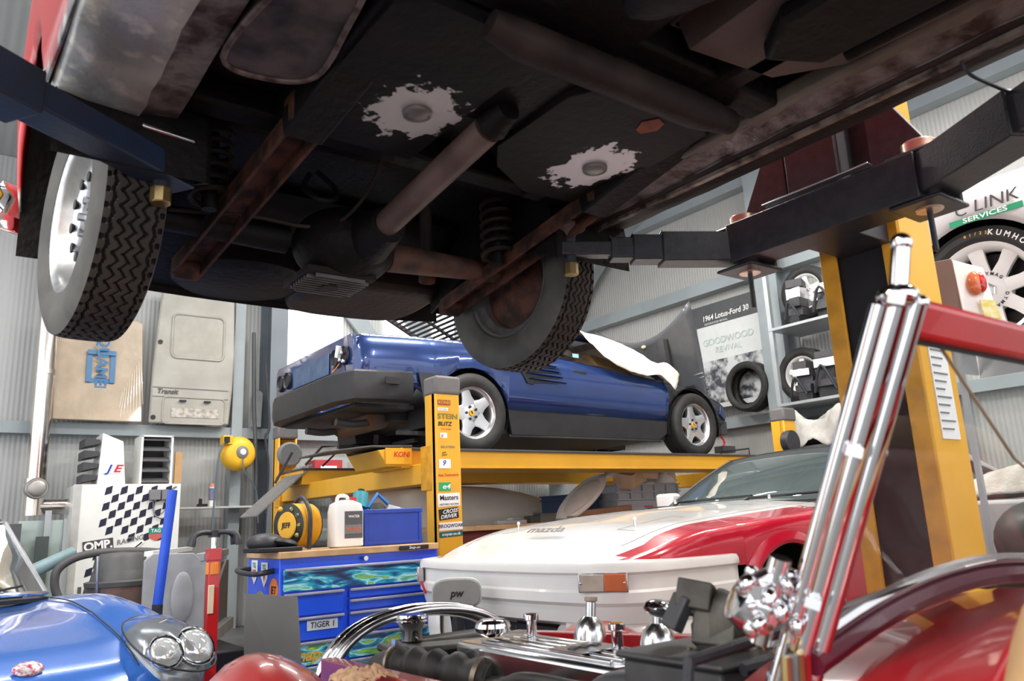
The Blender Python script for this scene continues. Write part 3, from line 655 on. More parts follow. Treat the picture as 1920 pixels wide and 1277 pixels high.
# runways
for y0 in (4.86, 6.66):
    mb = MB()
    mb.box((4.62, y0+.23, LZ-.075), (3.96, .44, .13), YEL); o = mb.build('runway', lf, bevel=.006)
    MB().box((4.62, y0+.23, LZ-.006), (3.98, .48, .018), DGREY).build('runway_deck', o, bevel=.003)
    MB().bar((6.55, y0+.04, LZ), (6.55, y0+.42, LZ), .02, .02, BLK).tube([(6.58, y0+.05, LZ), (6.58, y0+.05, LZ+.07), (6.58, y0+.4, LZ+.07), (6.58, y0+.4, LZ)], .008, BLK, 6).build('wheel_stop', o)
    # hinged drive on flap sagging below the deck
    if y0 < 5:
        MB().prism([(2.72, y0-.01, LZ+.0), (2.72, y0-.01, LZ+.02), (2.4, y0-.01, LZ+.012), (2.08, y0-.01, LZ-.03), (2.08, y0-.01, LZ-.042), (2.4, y0-.01, LZ-.0)], (0, .48, 0), DGREY).prism([(2.64, y0-.02, LZ-.13), (2.64, y0-.02, LZ), (2.45, y0-.02, LZ-.02), (2.52, y0-.02, LZ-.13)], (0, .5, 0), YEL).build('approach_ramp', lf, bevel=.003)
TREAD = mat('tread_plate', (.33, .32, .31), .45, .4, var=.2, nscale=40)
pl = [V(p) for p in ((2.74, 6.66, LZ+.03), (2.74, 7.10, LZ+.03), (2.25, 7.10, LZ-.40), (2.25, 6.66, LZ-.40))]
mb = MB().prism(pl, (-.006, 0, .01), TREAD)
u = (pl[1]-pl[0])/12; v = (pl[3]-pl[0])/22; nn = u.cross(v).normalized()*-.003
for i in range(22):
    for j in range(12):
        c = pl[0]+u*(j+.5)+v*(i+.5)+V((-.006, 0, .012)); d = (u+v*.6 if (i+j) % 2 else u-v*.6)*.34
        mb.bar(c-d, c+d, .005, .003, mat('tread_bar', (.42, .41, .4), .4, .5), (0, 0, 1))
fl = mb.build('approach_ramp', lf)
MB().tube([(2.66, 6.66, LZ+.03), (2.80, 6.62, LZ+.19), (3.0, 6.62, LZ+.2), (2.82, 6.66, LZ+.02)], .010, BLK, 6).tube([(2.55, 7.1, LZ-.1), (2.7, 7.08, LZ+.18)], .012, BLK, 6).build('ramp_handle', fl, each=True)
# cross beams at the two ends
for x in (2.79, 6.68):
    mb = MB().box((x, 6.03, LZ-.19), (.16, 2.86, .14), YEL).box((x, 4.62, LZ-.16), (.2, .14, .3), YELD).box((x, 7.42, LZ-.16), (.2, .14, .3), YELD)
    mb.build('cross_beam', lf, bevel=.006)
MB().box((2.60, 4.83, LZ-.06), (.2, .012, .11), YEL).text('KONI', (2.62, 4.82, LZ-.05), (1, 0, 0), (0, 0, 1), .05, RDP, .1, .02).build('nose_bracket', lf)
MB().cyl((2.79, 7.35, 1.72), (2.79, 7.42, 1.72), .12, GREY, 28).build('motor_cover', lf, bevel=.02)
MB().cyl((6.62, 4.42, 1.62), (6.62, 4.5, 1.62), .11, BLK, 28).build('pulley_cover', lf, bevel=.01)

# ------------------------------------------------------------ blue mid engined coupe on the lift
FB = thing('blue_coupe', 'dark blue wedge shaped coupe on the yellow four post lift with its lids open', 'car', (3.42, 6.0, LZ+.003), 0, True)
BLU = mat('metallic_blue', (.012, .04, .17), .24, .35, coat=1, var=.15, nscale=3)
BLKT = mat('satin_black_trim', (.03, .03, .033), .45, var=.2)
FW, FR = .90, .36     # half width, arch radius; wheels at x=0 and x=2.65
def fw(x): return interp(x, [(-.98, .80), (-.9, .84), (-.5, .885), (0, .90), (1.3, .875), (2.3, .87), (2.9, .84), (3.3, .74), (3.55, .55)])
def fbase(x): return interp(x, [(-.98, .52), (-.5, .50), (-.4, .40), (.4, .36), (2.2, .34), (3.1, .34), (3.55, .42)])
def fbelt(x): return interp(x, [(-.98, .86), (-.9, .885), (0, .90), (.6, .885), (1.6, .80), (2.2, .745), (2.9, .68), (3.3, .60), (3.55, .50)])
def fsec(x):
    w = fw(x); b = fbase(x); t = fbelt(x)
    for c in (0, 2.65):
        b = arch(x, c, .315, FR, b) if abs(x-c) < FR else b
    pts = [(w-.03, b)]
    for k, off in ((.25, -.012), (.5, 0), (.72, 0), (.86, -.03), (.95, -.05), (1, -.075)): pts.append((w+off, max(b, lerp(min(b, .42), t, k)) if k > .0 else b))
    return pts
xs = sorted(set(frange(-.98, 3.5, 60)+[FR*cos(a)*.999 for a in frange(0, pi, 18)]+[2.65+FR*cos(a)*.999 for a in frange(0, pi, 18)]))
mb = MB()
for s in (-1, 1): mb.grid([[(x, s*a, z) for a, z in fsec(x)] for x in xs if x < 2.3], BLU, s > 0)
# rear deck edges and cowl rim
mb.grid([[(x, y, fbelt(x)-.0+.012*(1-(y/fw(x))**2)) for y in frange(-fw(x)+.075, -fw(x)+.22, 3)] for x in frange(-.98, .9, 14)], BLU)
mb.grid([[(x, y, fbelt(x)-.0+.012*(1-(y/fw(x))**2)) for y in frange(fw(x)-.22, fw(x)-.075, 3)] for x in frange(-.98, .9, 14)], BLU)
mb.grid([[(x, y, fbelt(x)+.012) for y in frange(-.66, .66, 6)] for x in (-.98, -.55)], BLU)
mb.build('body_panels', FB, solid=.004)
mb = MB()
for s in (-1, 1): mb.grid([[(x, s*a*(.985 if x > 2.3 else 1), z) for a, z in fsec(x)] for x in xs if x >= 2.28], mat('inner_wing_black', (.018, .02, .024), .35, coat=.3), s > 0)
mb.build('front_inner_wing', FB, solid=.004, each=True)
# rear face
ry = -.985; w = .8
mb = MB().prism([(ry, -w+.05, .885), (ry, w-.05, .885), (ry, w, .84), (ry, w, .60), (ry, -w, .60), (ry, -w, .84)], (.03, 0, 0), BLU)
mb.box((ry-.006, 0, .72), (.012, .74, .17), mat('number_plate_recess', (.09, .15, .26), .35, .3, col2=(.05, .1, .2), nscale=12)); mb.build('tail_panel', FB, bevel=.006)
mb = MB()
for y in (-.66, -.5, .5, .66): mb.lathe([(.075, 0), (.07, .02), (.06, .004), (0, .004)], (ry-.004, y, .735), (-1, 0, 0), BLKT, 24)
mb.build('lamp_opening', FB, each=True)
mb = MB()
for y, z in ((-.66, .75), (-.63, .70), (-.69, .68)): mb.ell((ry-.03, y, z), .02, CHR2, 10, 8)
mb.tube(smooth([(ry-.02, -.6, .68), (ry-.05, -.55, .62), (ry-.03, -.5, .64)], 4), .006, mat('orange_wire', (.6, .2, .05), .5), 6)
mb.box((ry-.03, -.60, .77), (.03, .05, .09), WHP, (.3, 0, 0)); mb.build('dangling_lamp_wiring', FB)
mb = MB()
bp = lambda z, o: [(-.55, -.9-o, z), (-.99-o, -.83-o*.6, z), (-1.06-o, -.6, z), (-1.06-o, .6, z), (-.99-o, .83+o*.6, z), (-.55, .9+o, z)]
mb.grid([bp(z, o) for z, o in ((.365, -.06), (.385, 0), (.46, .015), (.585, .012), (.60, 0), (.605, -.06))], BLKT, True); mb.build('rear_bumper', FB, solid=.006, sharp=25)
MB().box((-.72, -.905, .52), (.12, .01, .05), BKP).build('side_reflector', FB)
# sill skirt with a sharp lower edge
for s in (-1, 1):
    mb = MB().prism([(.36, s*.86, .37), (2.28, s*.845, .37), (2.27, s*.84, .22), (2.2, s*.80, .16), (.42, s*.82, .155)], (0, -s*.03, 0), BLKT)
    mb.box((1.3, s*.80, .15), (1.8, .03, .02), BLKT).build('sill_skirt', FB, bevel=.006)
# doors: shut lines, handles, strakes
for s in (-1, 1):
    mb = MB()
    for x in (1.02, 2.26):
        pts = [(x, s*(a+.0015), z) for a, z in fsec(x)[:6]]; mb.tube(pts, .0035, BKP, 4)
    mb.build('shut_line', FB, each=True)
    MB().box((1.16, s*.868, .725), (.17, .014, .032), BKP, (0, .06, 0)).build('door_handle', FB, bevel=.006)
    q = MB()
    for k in range(5):
        z = .79-k*.046; x0_ = .44+k*.035; x1_ = .90+.02*(2-abs(k-2)); yo = s*.9045
        q.prism([(x0_, yo, z+.016), (x1_, s*.892, z-.004), (x0_, yo, z-.014)], (0, -s*.01, 0), BKP)
    q.prism([(.40, s*.9035, .815), (.46, s*.9035, .81), (.62, s*.9035, .58), (.55, s*.9035, .585)], (0, -s*.01, 0), BKP)
    q = q.build('intake_slots', FB)
    for k in range(5):
        z = .79-k*.046; x0_ = .42+k*.035
        MB().prism([(x0_, s*.90, z+.028), (x0_, s*.918, z+.024), (x0_, s*.90, z+.016), (.9, s*.886, z+.008)][:3], (.42, -s*.012, -.014), BLU).build('strake', q)
    MB().prism([(-.45, s*.905, .34), (-.3, s*.905, .56), (-.3, s*.905, .6), (-.5, s*.905, .6)], (0, s*.004, 0), BLKT).build('arch_trim', FB)
# wheel wells, floor, suspension
mb = MB()
for c in (0, 2.65):
    for s in (-1, 1):
        pr = [(c+(FR+.01)*cos(a), s*.86, .315+(FR+.01)*sin(a)) for a in frange(-.3, pi+.3, 16)]; pi_ = [(p[0], s*.5, p[2]) for p in pr]
        mb.grid([pr, pi_], BKP); mb.prism(pi_, (0, -s*.01, 0), BKP)
mb.box((1.32, 0, .2), (1.95, 1.55, .06), BKP).box((-.1, 0, .34), (.8, .95, .1), BKP).box((-.98+.3, 0, .36), (.5, 1.4, .03), BKP); mb.build('underbody', FB)
mb = MB().tube([(-.05, -.62, .30), (-.05, .62, .30)], .02, mat('exhaust_grey', (.13, .12, .11), .4, .6, col2=(.16, .07, .03), nscale=18), 8)
mb.cyl((-.55, -.35, .33), (-.55, .35, .33), .1, mat('silencer', (.1, .09, .08), .5, .5, col2=(.17, .07, .03), nscale=12), 20)
for y in (-.3, .3): mb.tube(smooth([(-.55, y, .3), (-.75, y, .27), (-.9, y, .28)], 4), .03, DGREY, 10)
for s in (-1, 1): mb.bar((.1, s*.2, .22), (-.02, s*.72, .2), .05, .03, DGREY).bar((-.3, s*.2, .24), (-.05, s*.72, .2), .04, .03, DGREY).bar((-.5, s*.55, .18), (.3, s*.6, .18), .04, .03, DGREY)
mb.build('rear_suspension', FB)
wheel(FB, (0, -.80, .315), 180, 'star', .3); wheel(FB, (2.65, -.78, .315), 180, 'star', .15)
wheel(FB, (0, .80, .315), 0, 'star'); wheel(FB, (2.65, .78, .315), 0, 'star')
# cabin: roof, buttresses, screen frame
mb = MB()
roof = [[(x, y, z+.03*(1-(y/.55)**2)) for y in frange(-.55, .55, 8)] for x, z in ((1.0, 1.12), (1.3, 1.15), (1.7, 1.13), (1.85, 1.10))]
mb.grid(roof, BLU); mb.build('roof', FB, solid=.02)
for s in (-1, 1):
    MB().bar((1.85, s*.56, 1.10), (2.42, s*.70, .76), .035, .03, BLKT, (0, 1, 0)).build('windscreen_pillar', FB)
    MB().prism([(1.02, s*.56, 1.11), (1.06, s*.80, .89), (.25, s*.80, .91), (.15, s*.7, .91), (.85, s*.56, 1.1)], (0, s*.012, 0), BLU).build('buttress', FB, bevel=.004)
    MB().prism([(1.12, s*.58, 1.08), (1.10, s*.78, .89), (1.72, s*.78, .82), (1.82, s*.575, 1.07)], (0, s*.004, 0), mat('car_glass', (.6, .68, .68), .02, trans=1, ior=1.1, var=0)).build('side_window', FB) if s > 0 else None
MB().prism([(1.085, -.795, .89), (1.35, -.79, .865), (1.12, -.63, 1.04)], (0, .004, 0), MATS['car_glass']).box((1.2, -.79, .90), (.07, .004, .035), mat('pale_blue_label', (.3, .6, .75), .4)).build('quarter_window', FB)
TAN = mat('tan_trim', (.2, .12, .05), .6, col2=(.13, .075, .03))
MB().box((1.5, 0, .62), (1.2, 1.4, .3), BKP).prism([(1.5, -.75, .84), (2.0, -.74, .78), (1.9, -.6, .93), (1.5, -.62, .98)], (0, 1.3, 0), TAN).build('cabin_trim', FB, bevel=.02)
# raised engine lid with louvres, raised front lid
mb = MB(MX.Translation((.92, 0, .97)) @ MX.Rotation(R(27), 4, 'Y') @ MX.Scale(1.3, 4, (1, 0, 0)))
mb.box((-.07, 0, .0), (.14, 1.24, .018), BKP)
for k in range(17): mb.box((-.16-k*.041, 0, .0), (.017, 1.2, .010), mat('louvre_black', (.03, .03, .035), .4))
for y in (-.2, .2): mb.box((-.42, y, .025), (.82, .035, .02), BLKT)
for y in (-.6, .6): mb.box((-.42, y, .015), (.84, .04, .035), BLKT)
mb.build('engine_lid', FB)
MB().tube([(.1, .5, .92), (.35, .52, 1.24)], .01, BLKT, 8).build('lid_stay', FB)
M0 = MX.Translation((3.2, 0, .62)) @ MX.Rotation(R(70), 4, 'Y')
rws = []
for t in frange(0, 1, 12):
    w_ = lerp(.6, .74, t); r_ = []
    for q in frange(-1, 1, 14):
        r_.append(M0 @ V((-1.06*t*(.76+.26*q*q), w_*q, .05*(q*q)*(.2+.8*t)*1.5+.03*sin(pi*t))))
    rws.append(r_)
fl = MB().grid(rws, mat('lid_underside_blue_black', (.065, .07, .08), .35, coat=.4)).build('front_lid', FB, solid=.02)
q = MB(M0)
for y in (-.32, .32): q.bar((-.2, y*.7, -.02), (-.76, y, .0), .05, .02, BLKT)
q.bar((-.18, -.5, -.01), (-.18, .5, -.01), .05, .02, BLKT).build('lid_bracing', fl)
q = MB(M0)
for k in range(6): q.box((-.30+k*.04, -.50, .035), (.014, .28, .016), CHR2, (0, .5, 0)).box((-.30+k*.04, .50, .035), (.014, .28, .016), CHR2, (0, .5, 0))
q.build('lid_louvres', fl)
MB(M0).ell((-.74, 0, -.02), (.02, .035, .012), mat('lid_badge', (.65, .58, .3), .4), 14, 8).build('lid_badge', fl)
# front end stripped
mb = MB().box((3.35, 0, .42), (.12, 1.2, .16), BKP).box((3.22, -.70, .47), (.14, .12, .10), BLU, (0, .4, .3)).box((3.34, -.62, .33), (.1, .1, .14), DGREY).tube(smooth([(3.3, -.6, .3), (3.36, -.64, .18), (3.3, -.6, .1)], 4), .012, RDP, 6).box((3.33, -.66, .1), (.2, .12, .07), DGREY); mb.build('front_frame', FB, bevel=.004)
# cloth over the screen, thrown across
def drape(name, pts, m, label, cat, th=.004, n=5, group=None):
    g = [smooth(r, n) for r in pts]; k = len(g[0]); cols = [smooth([g[i][j] for i in range(len(g))], n) for j in range(k)]
    rows = [[cols[j][i]+V((random.uniform(-.004, .004), random.uniform(-.004, .004), random.uniform(-.006, .006))) for j in range(k)] for i in range(len(cols[0]))]
    return solo(MB().grid(rows, m), name, label, cat, group, solid=th, sharp=0)
CLOTH = mat('cream_cloth', (.85, .78, .68), .85, col2=(.74, .64, .52), nscale=6, bump=.3, bscale=14)
bx, by, bz = 3.42, 6.0, LZ
drape('dust_sheet', [[(bx+x, by+y, bz+z) for x, y, z in r] for r in (
    [(1.40, .3, 1.22), (1.38, -.2, 1.22), (1.34, -.56, 1.21), (1.32, -.72, 1.17), (1.31, -.84, 1.06)],
    [(1.72, .3, 1.18), (1.72, -.2, 1.20), (1.64, -.66, 1.16), (1.54, -.84, 1.03), (1.46, -.90, .90)],
    [(1.98, .3, 1.06), (2.00, -.2, 1.09), (1.96, -.74, 1.05), (1.84, -.88, .92), (1.70, -.92, .79)],
    [(2.22, .3, .94), (2.24, -.2, .97), (2.20, -.78, .93), (2.10, -.90, .84), (1.96, -.92, .755)],
    [(2.36, .3, .88), (2.38, -.2, .92), (2.36, -.78, .93), (2.28, -.90, .86), (2.16, -.92, .77)],
    [(2.46, .3, .84), (2.50, -.2, .88), (2.48, -.80, .86), (2.42, -.91, .76), (2.34, -.93, .64)])], CLOTH,
    'cream dust sheet thrown over the windscreen of the raised blue coupe', 'sheet')
# ------------------------------------------------------------ white and red coupe, nose to -x
RX = thing('white_and_red_coupe', 'white sports coupe with one red front wing and its front wheel missing', 'car', (2.30, 3.10, .185), pi, True)
WC = mat('gloss_white', (.84, .83, .81), .25, coat=.8, var=.02); RC = mat('gloss_red', (.52, .008, .03), .22, coat=1, var=.06)
def rw_(x):
    x = -x; return interp(x, [(-.16, .40), (-.12, .56), (-.06, .68), (.03, .765), (.15, .815), (.4, .835), (.9, .85), (2.2, .835), (3.6, .82), (4.15, .76), (4.3, .62)])
def rtop(x): return interp(-x, [(-.16, .59), (-.05, .625), (.1, .67), (.25, .715), (.4, .745), (.8, .775), (1.2, .80), (1.75, .825), (2.8, .86), (3.8, .87), (4.3, .82)])
def rcrown(x): return interp(-x, [(-.12, .02), (.2, .03), (.9, .055), (1.6, .055), (4.3, .03)])
FX, RXX, RR = -.93, -3.33, .345
def rsec(x):
    w = rw_(x); t = rtop(x); b = .585 if x > -.62 else .20; wedge = 0
    for c in (FX, RXX): b = arch(x, c, .32, RR, b) if abs(x-c) < RR else b
    pts = [(w, b)]
    for k, off in ((.25, .004), (.5, .006), (.75, 0), (.9, -.012), (.97, -.03), (1, -.055)): pts.append((w+off, lerp(b, t, k)))
    for y in (.895, .7, .5, .25, 0): pts.append(((w-.055)*y, t+rcrown(x)*(1-y*y)+(.012 if .6 < y < .9 and -1.3 < x < -.2 else 0)))
    return pts
xs = sorted(set(frange(-4.3, .16, 70)+[c+RR*.999*cos(a) for c in (FX, RXX) for a in frange(0, pi, 22)]+[-.62, -.621]))
mb = MB()
half = [rsec(x) for x in xs]; nk = len(half[0])
for s in (-1, 1):
    rows = [[(x, s*a, z) for a, z in h] for x, h in zip(xs, half)]
    for i in range(len(rows)-1):
        xm = -(xs[i]+xs[i+1])/2
        if xm > 1.55 and False: continue
        for j in range(nk-1):
            if xm > 1.72 and j >= 7: continue          # cabin opening
            k0 = 8 if xm < .45 else 7
            # red runs from a point by the lamp, back and up over the wing
            red = (-.02 < xm < 4.0) and (j < (7 if .03 < xm < 1.5 else 6))and (s > 0 or j < 6)
            q = [rows[i][j], rows[i][j+1], rows[i+1][j+1], rows[i+1][j]]
            mb.add(q if s > 0 else q[::-1], [(0, 1, 2, 3)], RC if red else WC)
o = mb.build('body_panels', RX, sharp=40)
import bmesh
bm_ = bmesh.new(); bm_.from_mesh(o.data); bmesh.ops.remove_doubles(bm_, verts=bm_.verts, dist=.0004); bm_.to_mesh(o.data); bm_.free(); o.data.set_sharp_from_angle(angle=R(40))
# flare lip of the red arch
for s in (-1, 1):
    mb = MB(); a_ = frange(.12, pi-.25, 26)
    mb.grid([[(FX+(RR+d)*cos(a), s*(.853+e), .32+(RR+d)*sin(a)) for d, e in ((-.004, -.02), (-.004, .012), (.012, .018), (.04, .008), (.06, -.004))] for a in a_], RC, s < 0); mb.build('arch_flare', RX)
# bumper: long wedge wrapping round to the arch, valance below with a duct opening
def bsec(x, y, z):  return (x, y, z)
prof = [(.03, .60), (.0, .585), (.012, .555), (.012, .47), (.0, .455), (.004, .44), (-.005, .40), (-.02, .375)]   # outwards offset, height
def nose_path(off):
    P_ = [(-.53, .842), (-.3, .842), (-.03, .81), (.09, .71), (.145, .5), (.17, .25), (.175, 0)]
    P_ = P_+[(x, -y) for x, y in P_[::-1][1:]]
    out = []
    for i, (x, y) in enumerate(P_):
        a = V(P_[min(i+1, len(P_)-1)])-V(P_[max(i-1, 0)]); nn = V((-a.y, a.x)).normalized()
        if nn.dot(V((x+1.2, y))) < 0: nn = -nn
        out.append((x+nn.x*off, y+nn.y*off))
    return smooth([(a, b, 0) for a, b in out], 4)
def skirt(prof, m, name, y_gap=None, x_back=None, **k):
    mb = MB(); rows = []
    for off, z in prof: rows.append([(p.x, p.y, z) for p in nose_path(off)])
    if y_gap is None: mb.grid(rows, m, True)
    else:
        nP = len(rows[0])
        for rng in ([j for j in range(nP) if rows[0][j][1] > y_gap], [j for j in range(nP) if rows[0][j][1] < -y_gap]): mb.grid([[r[j] for j in rng] for r in rows], m, True)
    return mb.build(name, RX, solid=.004, **k)
BUMP = mat('bumper_white', (.80, .78, .755), .35, coat=.3, var=.03)
skirt([(-.05, .638), (.02, .632), (.028, .62), (.03, .60), (.018, .59), (.018, .53), (.028, .52), (.028, .485), (.012, .47), (.006, .44), (-.004, .405), (-.03, .39)], BUMP, 'front_bumper', sharp=30)
skirt([(-.01, .40), (-.008, .30), (-.02, .20), (-.0, .145), (.04, .13), (.04, .12)], BUMP, 'front_valance', .47, sharp=30, each=True)
MB().grid([[(.10, y, .37) for y in (-.5, 0, .5)], [(.06, y, .12) for y in (-.5, 0, .5)]], mat('radiator_black', (.015, .015, .02), .6), False).build('radiator', RX, solid=.01)
mb = MB()
for y in frange(-.44, .44, 8): mb.bar((.105, y, .36), (.07, y+.05, .13), .012, .01, DGREY, (0, 1, 0))
mb.bar((.12, -.46, .27), (.12, .46, .27), .008, .008, DGREY).build('grille_bars', RX)
for s in (-1, 1):
    q = MB().lathe([(.105, 0), (.10, .006), (.085, .006), (.08, -.02), (.07, -.07), (0, -.08)], (.095, s*.55, .285), (1, s*.25, 0), mat('duct_grey', (.3, .29, .28), .5), 36)
    q.build('brake_duct', RX)
    q = MB().ell((.10, s*.52, .27), (.012, .13, .15), mat('vinyl_cover', (.55, .53, .5), .35, var=.05), 24, 12, (0, 0, s*.25)); q.build('duct_cover', RX)
    q = MB()
    for dy, dz in ((.0, .135), (.12, .04), (-.1, -.07)): q.ell((.115-abs(dy)*.2, s*(.52+dy), .27+dz), .006, BKP, 8, 6)
    q.build('cover_rivet', RX, each=True)
AMB = mat('amber_lens', (.62, .16, .06), .2, coat=.5, var=.1); CLR = mat('clear_lens', (.5, .43, .36), .15, coat=.8, var=.1, col2=(.4, .33, .28))
for s in (-1, 1):
    mb = MB(MX.Translation((.088, s*.695, .562)) @ MX.Rotation(s*.62, 4, 'Z'))
    mb.box((.03, 0, .0), (.03, .20, .075), CHR2); mb.box((.044, -s*.045, 0), (.012, .1, .066), CLR).box((.044, s*.05, 0), (.012, .09, .066), AMB)
    for dy in (-.088, .088): mb.ell((.052, dy, 0), .006, CHR2, 8, 6)
    mb.build('indicator_lamp', RX, bevel=.004)
# shut lines of the bonnet, badge script, pins
mb = MB()
for s in (-1, 1): mb.tube([(x, s*(rw_(x)-.055)*.82, rtop(x)+rcrown(x)*.33+.012) for x in frange(-.1, -1.6, 24)], .0016, mat('shut_line_grey', (.3, .3, .3), .6), 4)
mb.build('bonnet_seam', RX, each=True)
for s in (-1, 1):
    mb = MB(); x0, x1 = -.28, -.62
    pts = [(x, s*y, rtop(x)+rcrown(x)*(1-(y/.78)**2)+.010) for x, y in ((x0, .40), (x0, .66), (x1, .68), (x1, .42))]
    mb.tube(pts, .0012, MATS['shut_line_grey'], 4, closed=True).build('headlamp_lid_seam', RX)
MB().text('mazda', (-.20, -.02, .765), (0, 1, 0), (-.85, 0, .5), .07, mat('badge_grey', (.03, .03, .035), .4), .1, .035, 1.6).build('badge', RX)
MB().bar((.185, -.60, .53), (.175, -.57, .47), .004, .012, RDP, (1, 0, 0)).build('red_tape_mark', RX)
mb = MB()
for s in (-1, 1): mb.cyl((-.35, s*.45, .75), (-.35, s*.45, .80), .006, CHR2, 8).ell((-.35, s*.45, .80), .009, WHP, 8, 6)
mb.box((-.55, -.1, .775), (.03, .5, .006), BKP).build('bonnet_pin', RX, each=True)
# wings scripts
mb = MB()
for i, (t, x, z) in enumerate((('Driveline', -1.58, .775), ('Developments', -1.60, .725))):
    mb.text(t, (x, .848, z), (-1, 0, 0), (0, 0, 1), .05, WHP, .25, .02)
mb.build('wing_script', RX)
# well, strut
mb = MB()
for c in (FX, RXX):
    for s in (-1, 1):
        pr = [(c+(RR+.012)*cos(a), s*.82, .32+(RR+.012)*sin(a)) for a in frange(-.5, pi+.5, 18)]; pi_ = [(p[0], s*.42, p[2]) for p in pr]
        mb.grid([pr, pi_], BKP); mb.prism(pi_, (0, -s*.01, 0), BKP)
mb.box((-2.1, 0, .24), (2.0, 1.5, .08), BKP).build('wheel_wells', RX)
for s in (-1, 1):
    mb = MB().cyl((FX, s*.60, .18), (FX, s*.585, .38), .028, mat('damper_gold', (.45, .36, .03), .35, .5), 16)
    mb.tube([(FX+.045*cos(t), s*.58+.045*sin(t), .38+t*.006) for t in frange(0, 2*pi*5, 80)], .007, BLK, 6).cyl((FX, s*.58, .38), (FX, s*.57, .62), .014, CHR2, 10); mb.build('coil_over_damper', RX)
    MB().cyl((FX, s*.72, .25), (FX, s*.64, .25), .12, mat('brake_disc', (.2, .19, .18), .4, .6), 28).build('brake_disc', RX)
    if s < 0: wheel(RX, (RXX, s*.73, .30), 180, 'three')
    else: wheel(RX, (RXX, s*.73, .30), 0, 'three')
# cabin
GL = mat('tinted_glass', (.09, .12, .12), .03, coat=1, var=.2, nscale=1.5, ior=1.5)
def cab(x): return interp(-x, [(1.72, 0), (2.0, .12), (2.35, .275), (2.6, .335), (3.0, .355), (3.4, .32), (4.0, .12), (4.2, .02)])
def cabw(x): return interp(-x, [(1.72, .70), (2.35, .60), (3.0, .57), (3.6, .60), (4.2, .66)])
xs2 = frange(-4.2, -2.42, 18); rows = [[(x, cabw(x)*sin(q), .87+cab(x)*(.92+.08*cos(q)) if abs(q) < 1.35 else .87+cab(x)*.75) for q in frange(-1.5, 1.5, 14)] for x in xs2]
MB().grid(rows, WC, True).build('roof', RX, solid=.01)
ws = [[(lerp(-1.70-.16*abs(q)**2, -2.42, t), lerp(.72, .585, t)*q, lerp(.85, 1.195-.03*q*q, t)+.015*sin(pi*t)) for q in frange(-1, 1, 12)] for t in frange(0, 1, 6)]
MB().grid(ws, GL, True).build('windscreen', RX, solid=.006)
mb = MB()
for s in (-1, 1): mb.tube([ws[i][0 if s < 0 else -1] for i in range(7)], .016, BKP, 6)
mb.tube(ws[0], .012, BKP, 6).tube(ws[-1], .012, BKP, 6).build('windscreen_frame', RX)
for s in (-1, 1):
    MB().prism([(-1.9, s*.735, .87), (-2.42, s*.59, 1.165), (-3.0, s*.575, 1.18), (-3.35, s*.60, 1.10), (-3.3, s*.74, .88)], (0, -s*.006, 0), GL).build('side_window', RX)
    MB().box((-1.98, s*.83, .90), (.1, .16, .11), WC).build('door_mirror', RX, bevel=.02)
mb = MB()
for y0, y1 in ((-.45, .1), (.1, .60)):
    mb.tube([(-1.66, y0, .885), (-1.70, y1, .90)], .008, BKP, 6).tube([(-1.66, y0, .885), (-1.62, y0-.02, .86)], .01, BKP, 6)
mb.build('wipers', RX)
MB().box((-1.64, 0, .85), (.14, 1.3, .03), BKP).build('scuttle_vent', RX, bevel=.006)
mb = MB()
for y in (-.35, .35): mb.ell((-1.52, y, .885), (.012, .01, .012), CHR2, 10, 8)
mb.build('washer_jet', RX, each=True)

# ------------------------------------------------------------ small blue sports car, lower left
BS = thing('blue_sports_car', 'small bright blue sports car with twin round lamps under a clear cover', 'car', (.36, 3.5, -.045), R(-75), True)
BB = mat('bright_blue', (.025, .13, .50), .22, .15, coat=1, var=.1, nscale=2)
BXT = [(.2, .36), (.12, .46), (0, .56), (-.2, .635), (-.5, .70), (-.8, .735), (-1.2, .745), (-1.6, .75), (-2.6, .80), (-3.4, .78), (-3.8, .6)]
def bt(x): return interp(-x, [(-a, b) for a, b in BXT])
def bwid(x): return interp(-x, [(-.2, .3), (-.14, .48), (-.02, .66), (.2, .77), (.5, .81), (1.2, .80), (2.4, .82), (3.4, .80), (3.8, .55)])
def bfend(x, y):   # crest of the wing rising over the bonnet
    c = .60; return interp(-x, [(-.2, 0), (0, .02), (.3, .06), (.7, .075), (1.1, .05), (1.6, 0)])*math.exp(-((abs(y)-c)/.15)**2)
rows = []
for x in sorted(frange(-3.8, .2, 60)):
    w = bwid(x); t = bt(x); r_ = []
    for q in frange(0, 1, 26):
        if q < .3: k = q/.3; y = w*(1-.04*(1-k)); z = lerp(.22 if not abs(x+.55) < .34 else min(t-.1, .30+sqrt(max(0, .34**2-(x+.55)**2))), t-.10, k)
        else: k = (q-.3)/.7; a = k*pi/2; y = w*cos(a)**.45 if k < 1 else 0; z = t-.10+.10*sin(a)**.8+bfend(x, y)
        r_.append((x, y, z))
    rows.append(r_)
mb = MB().grid(rows, BB, True).grid([[(x, -y, z) for x, y, z in r] for r in rows], BB); o = mb.build('body', BS, sub=1, sharp=60)
mb = MB()
for s in (-1, 1):
    mb.tube([(x, s*lerp(.40, .50, -x/1.3), bt(x)-.0+.006+bfend(x, lerp(.40, .50, -x/1.3))) for x in frange(.02, -1.3, 20)], .003, BKP, 4)
mb.build('bonnet_seam', BS, each=True)
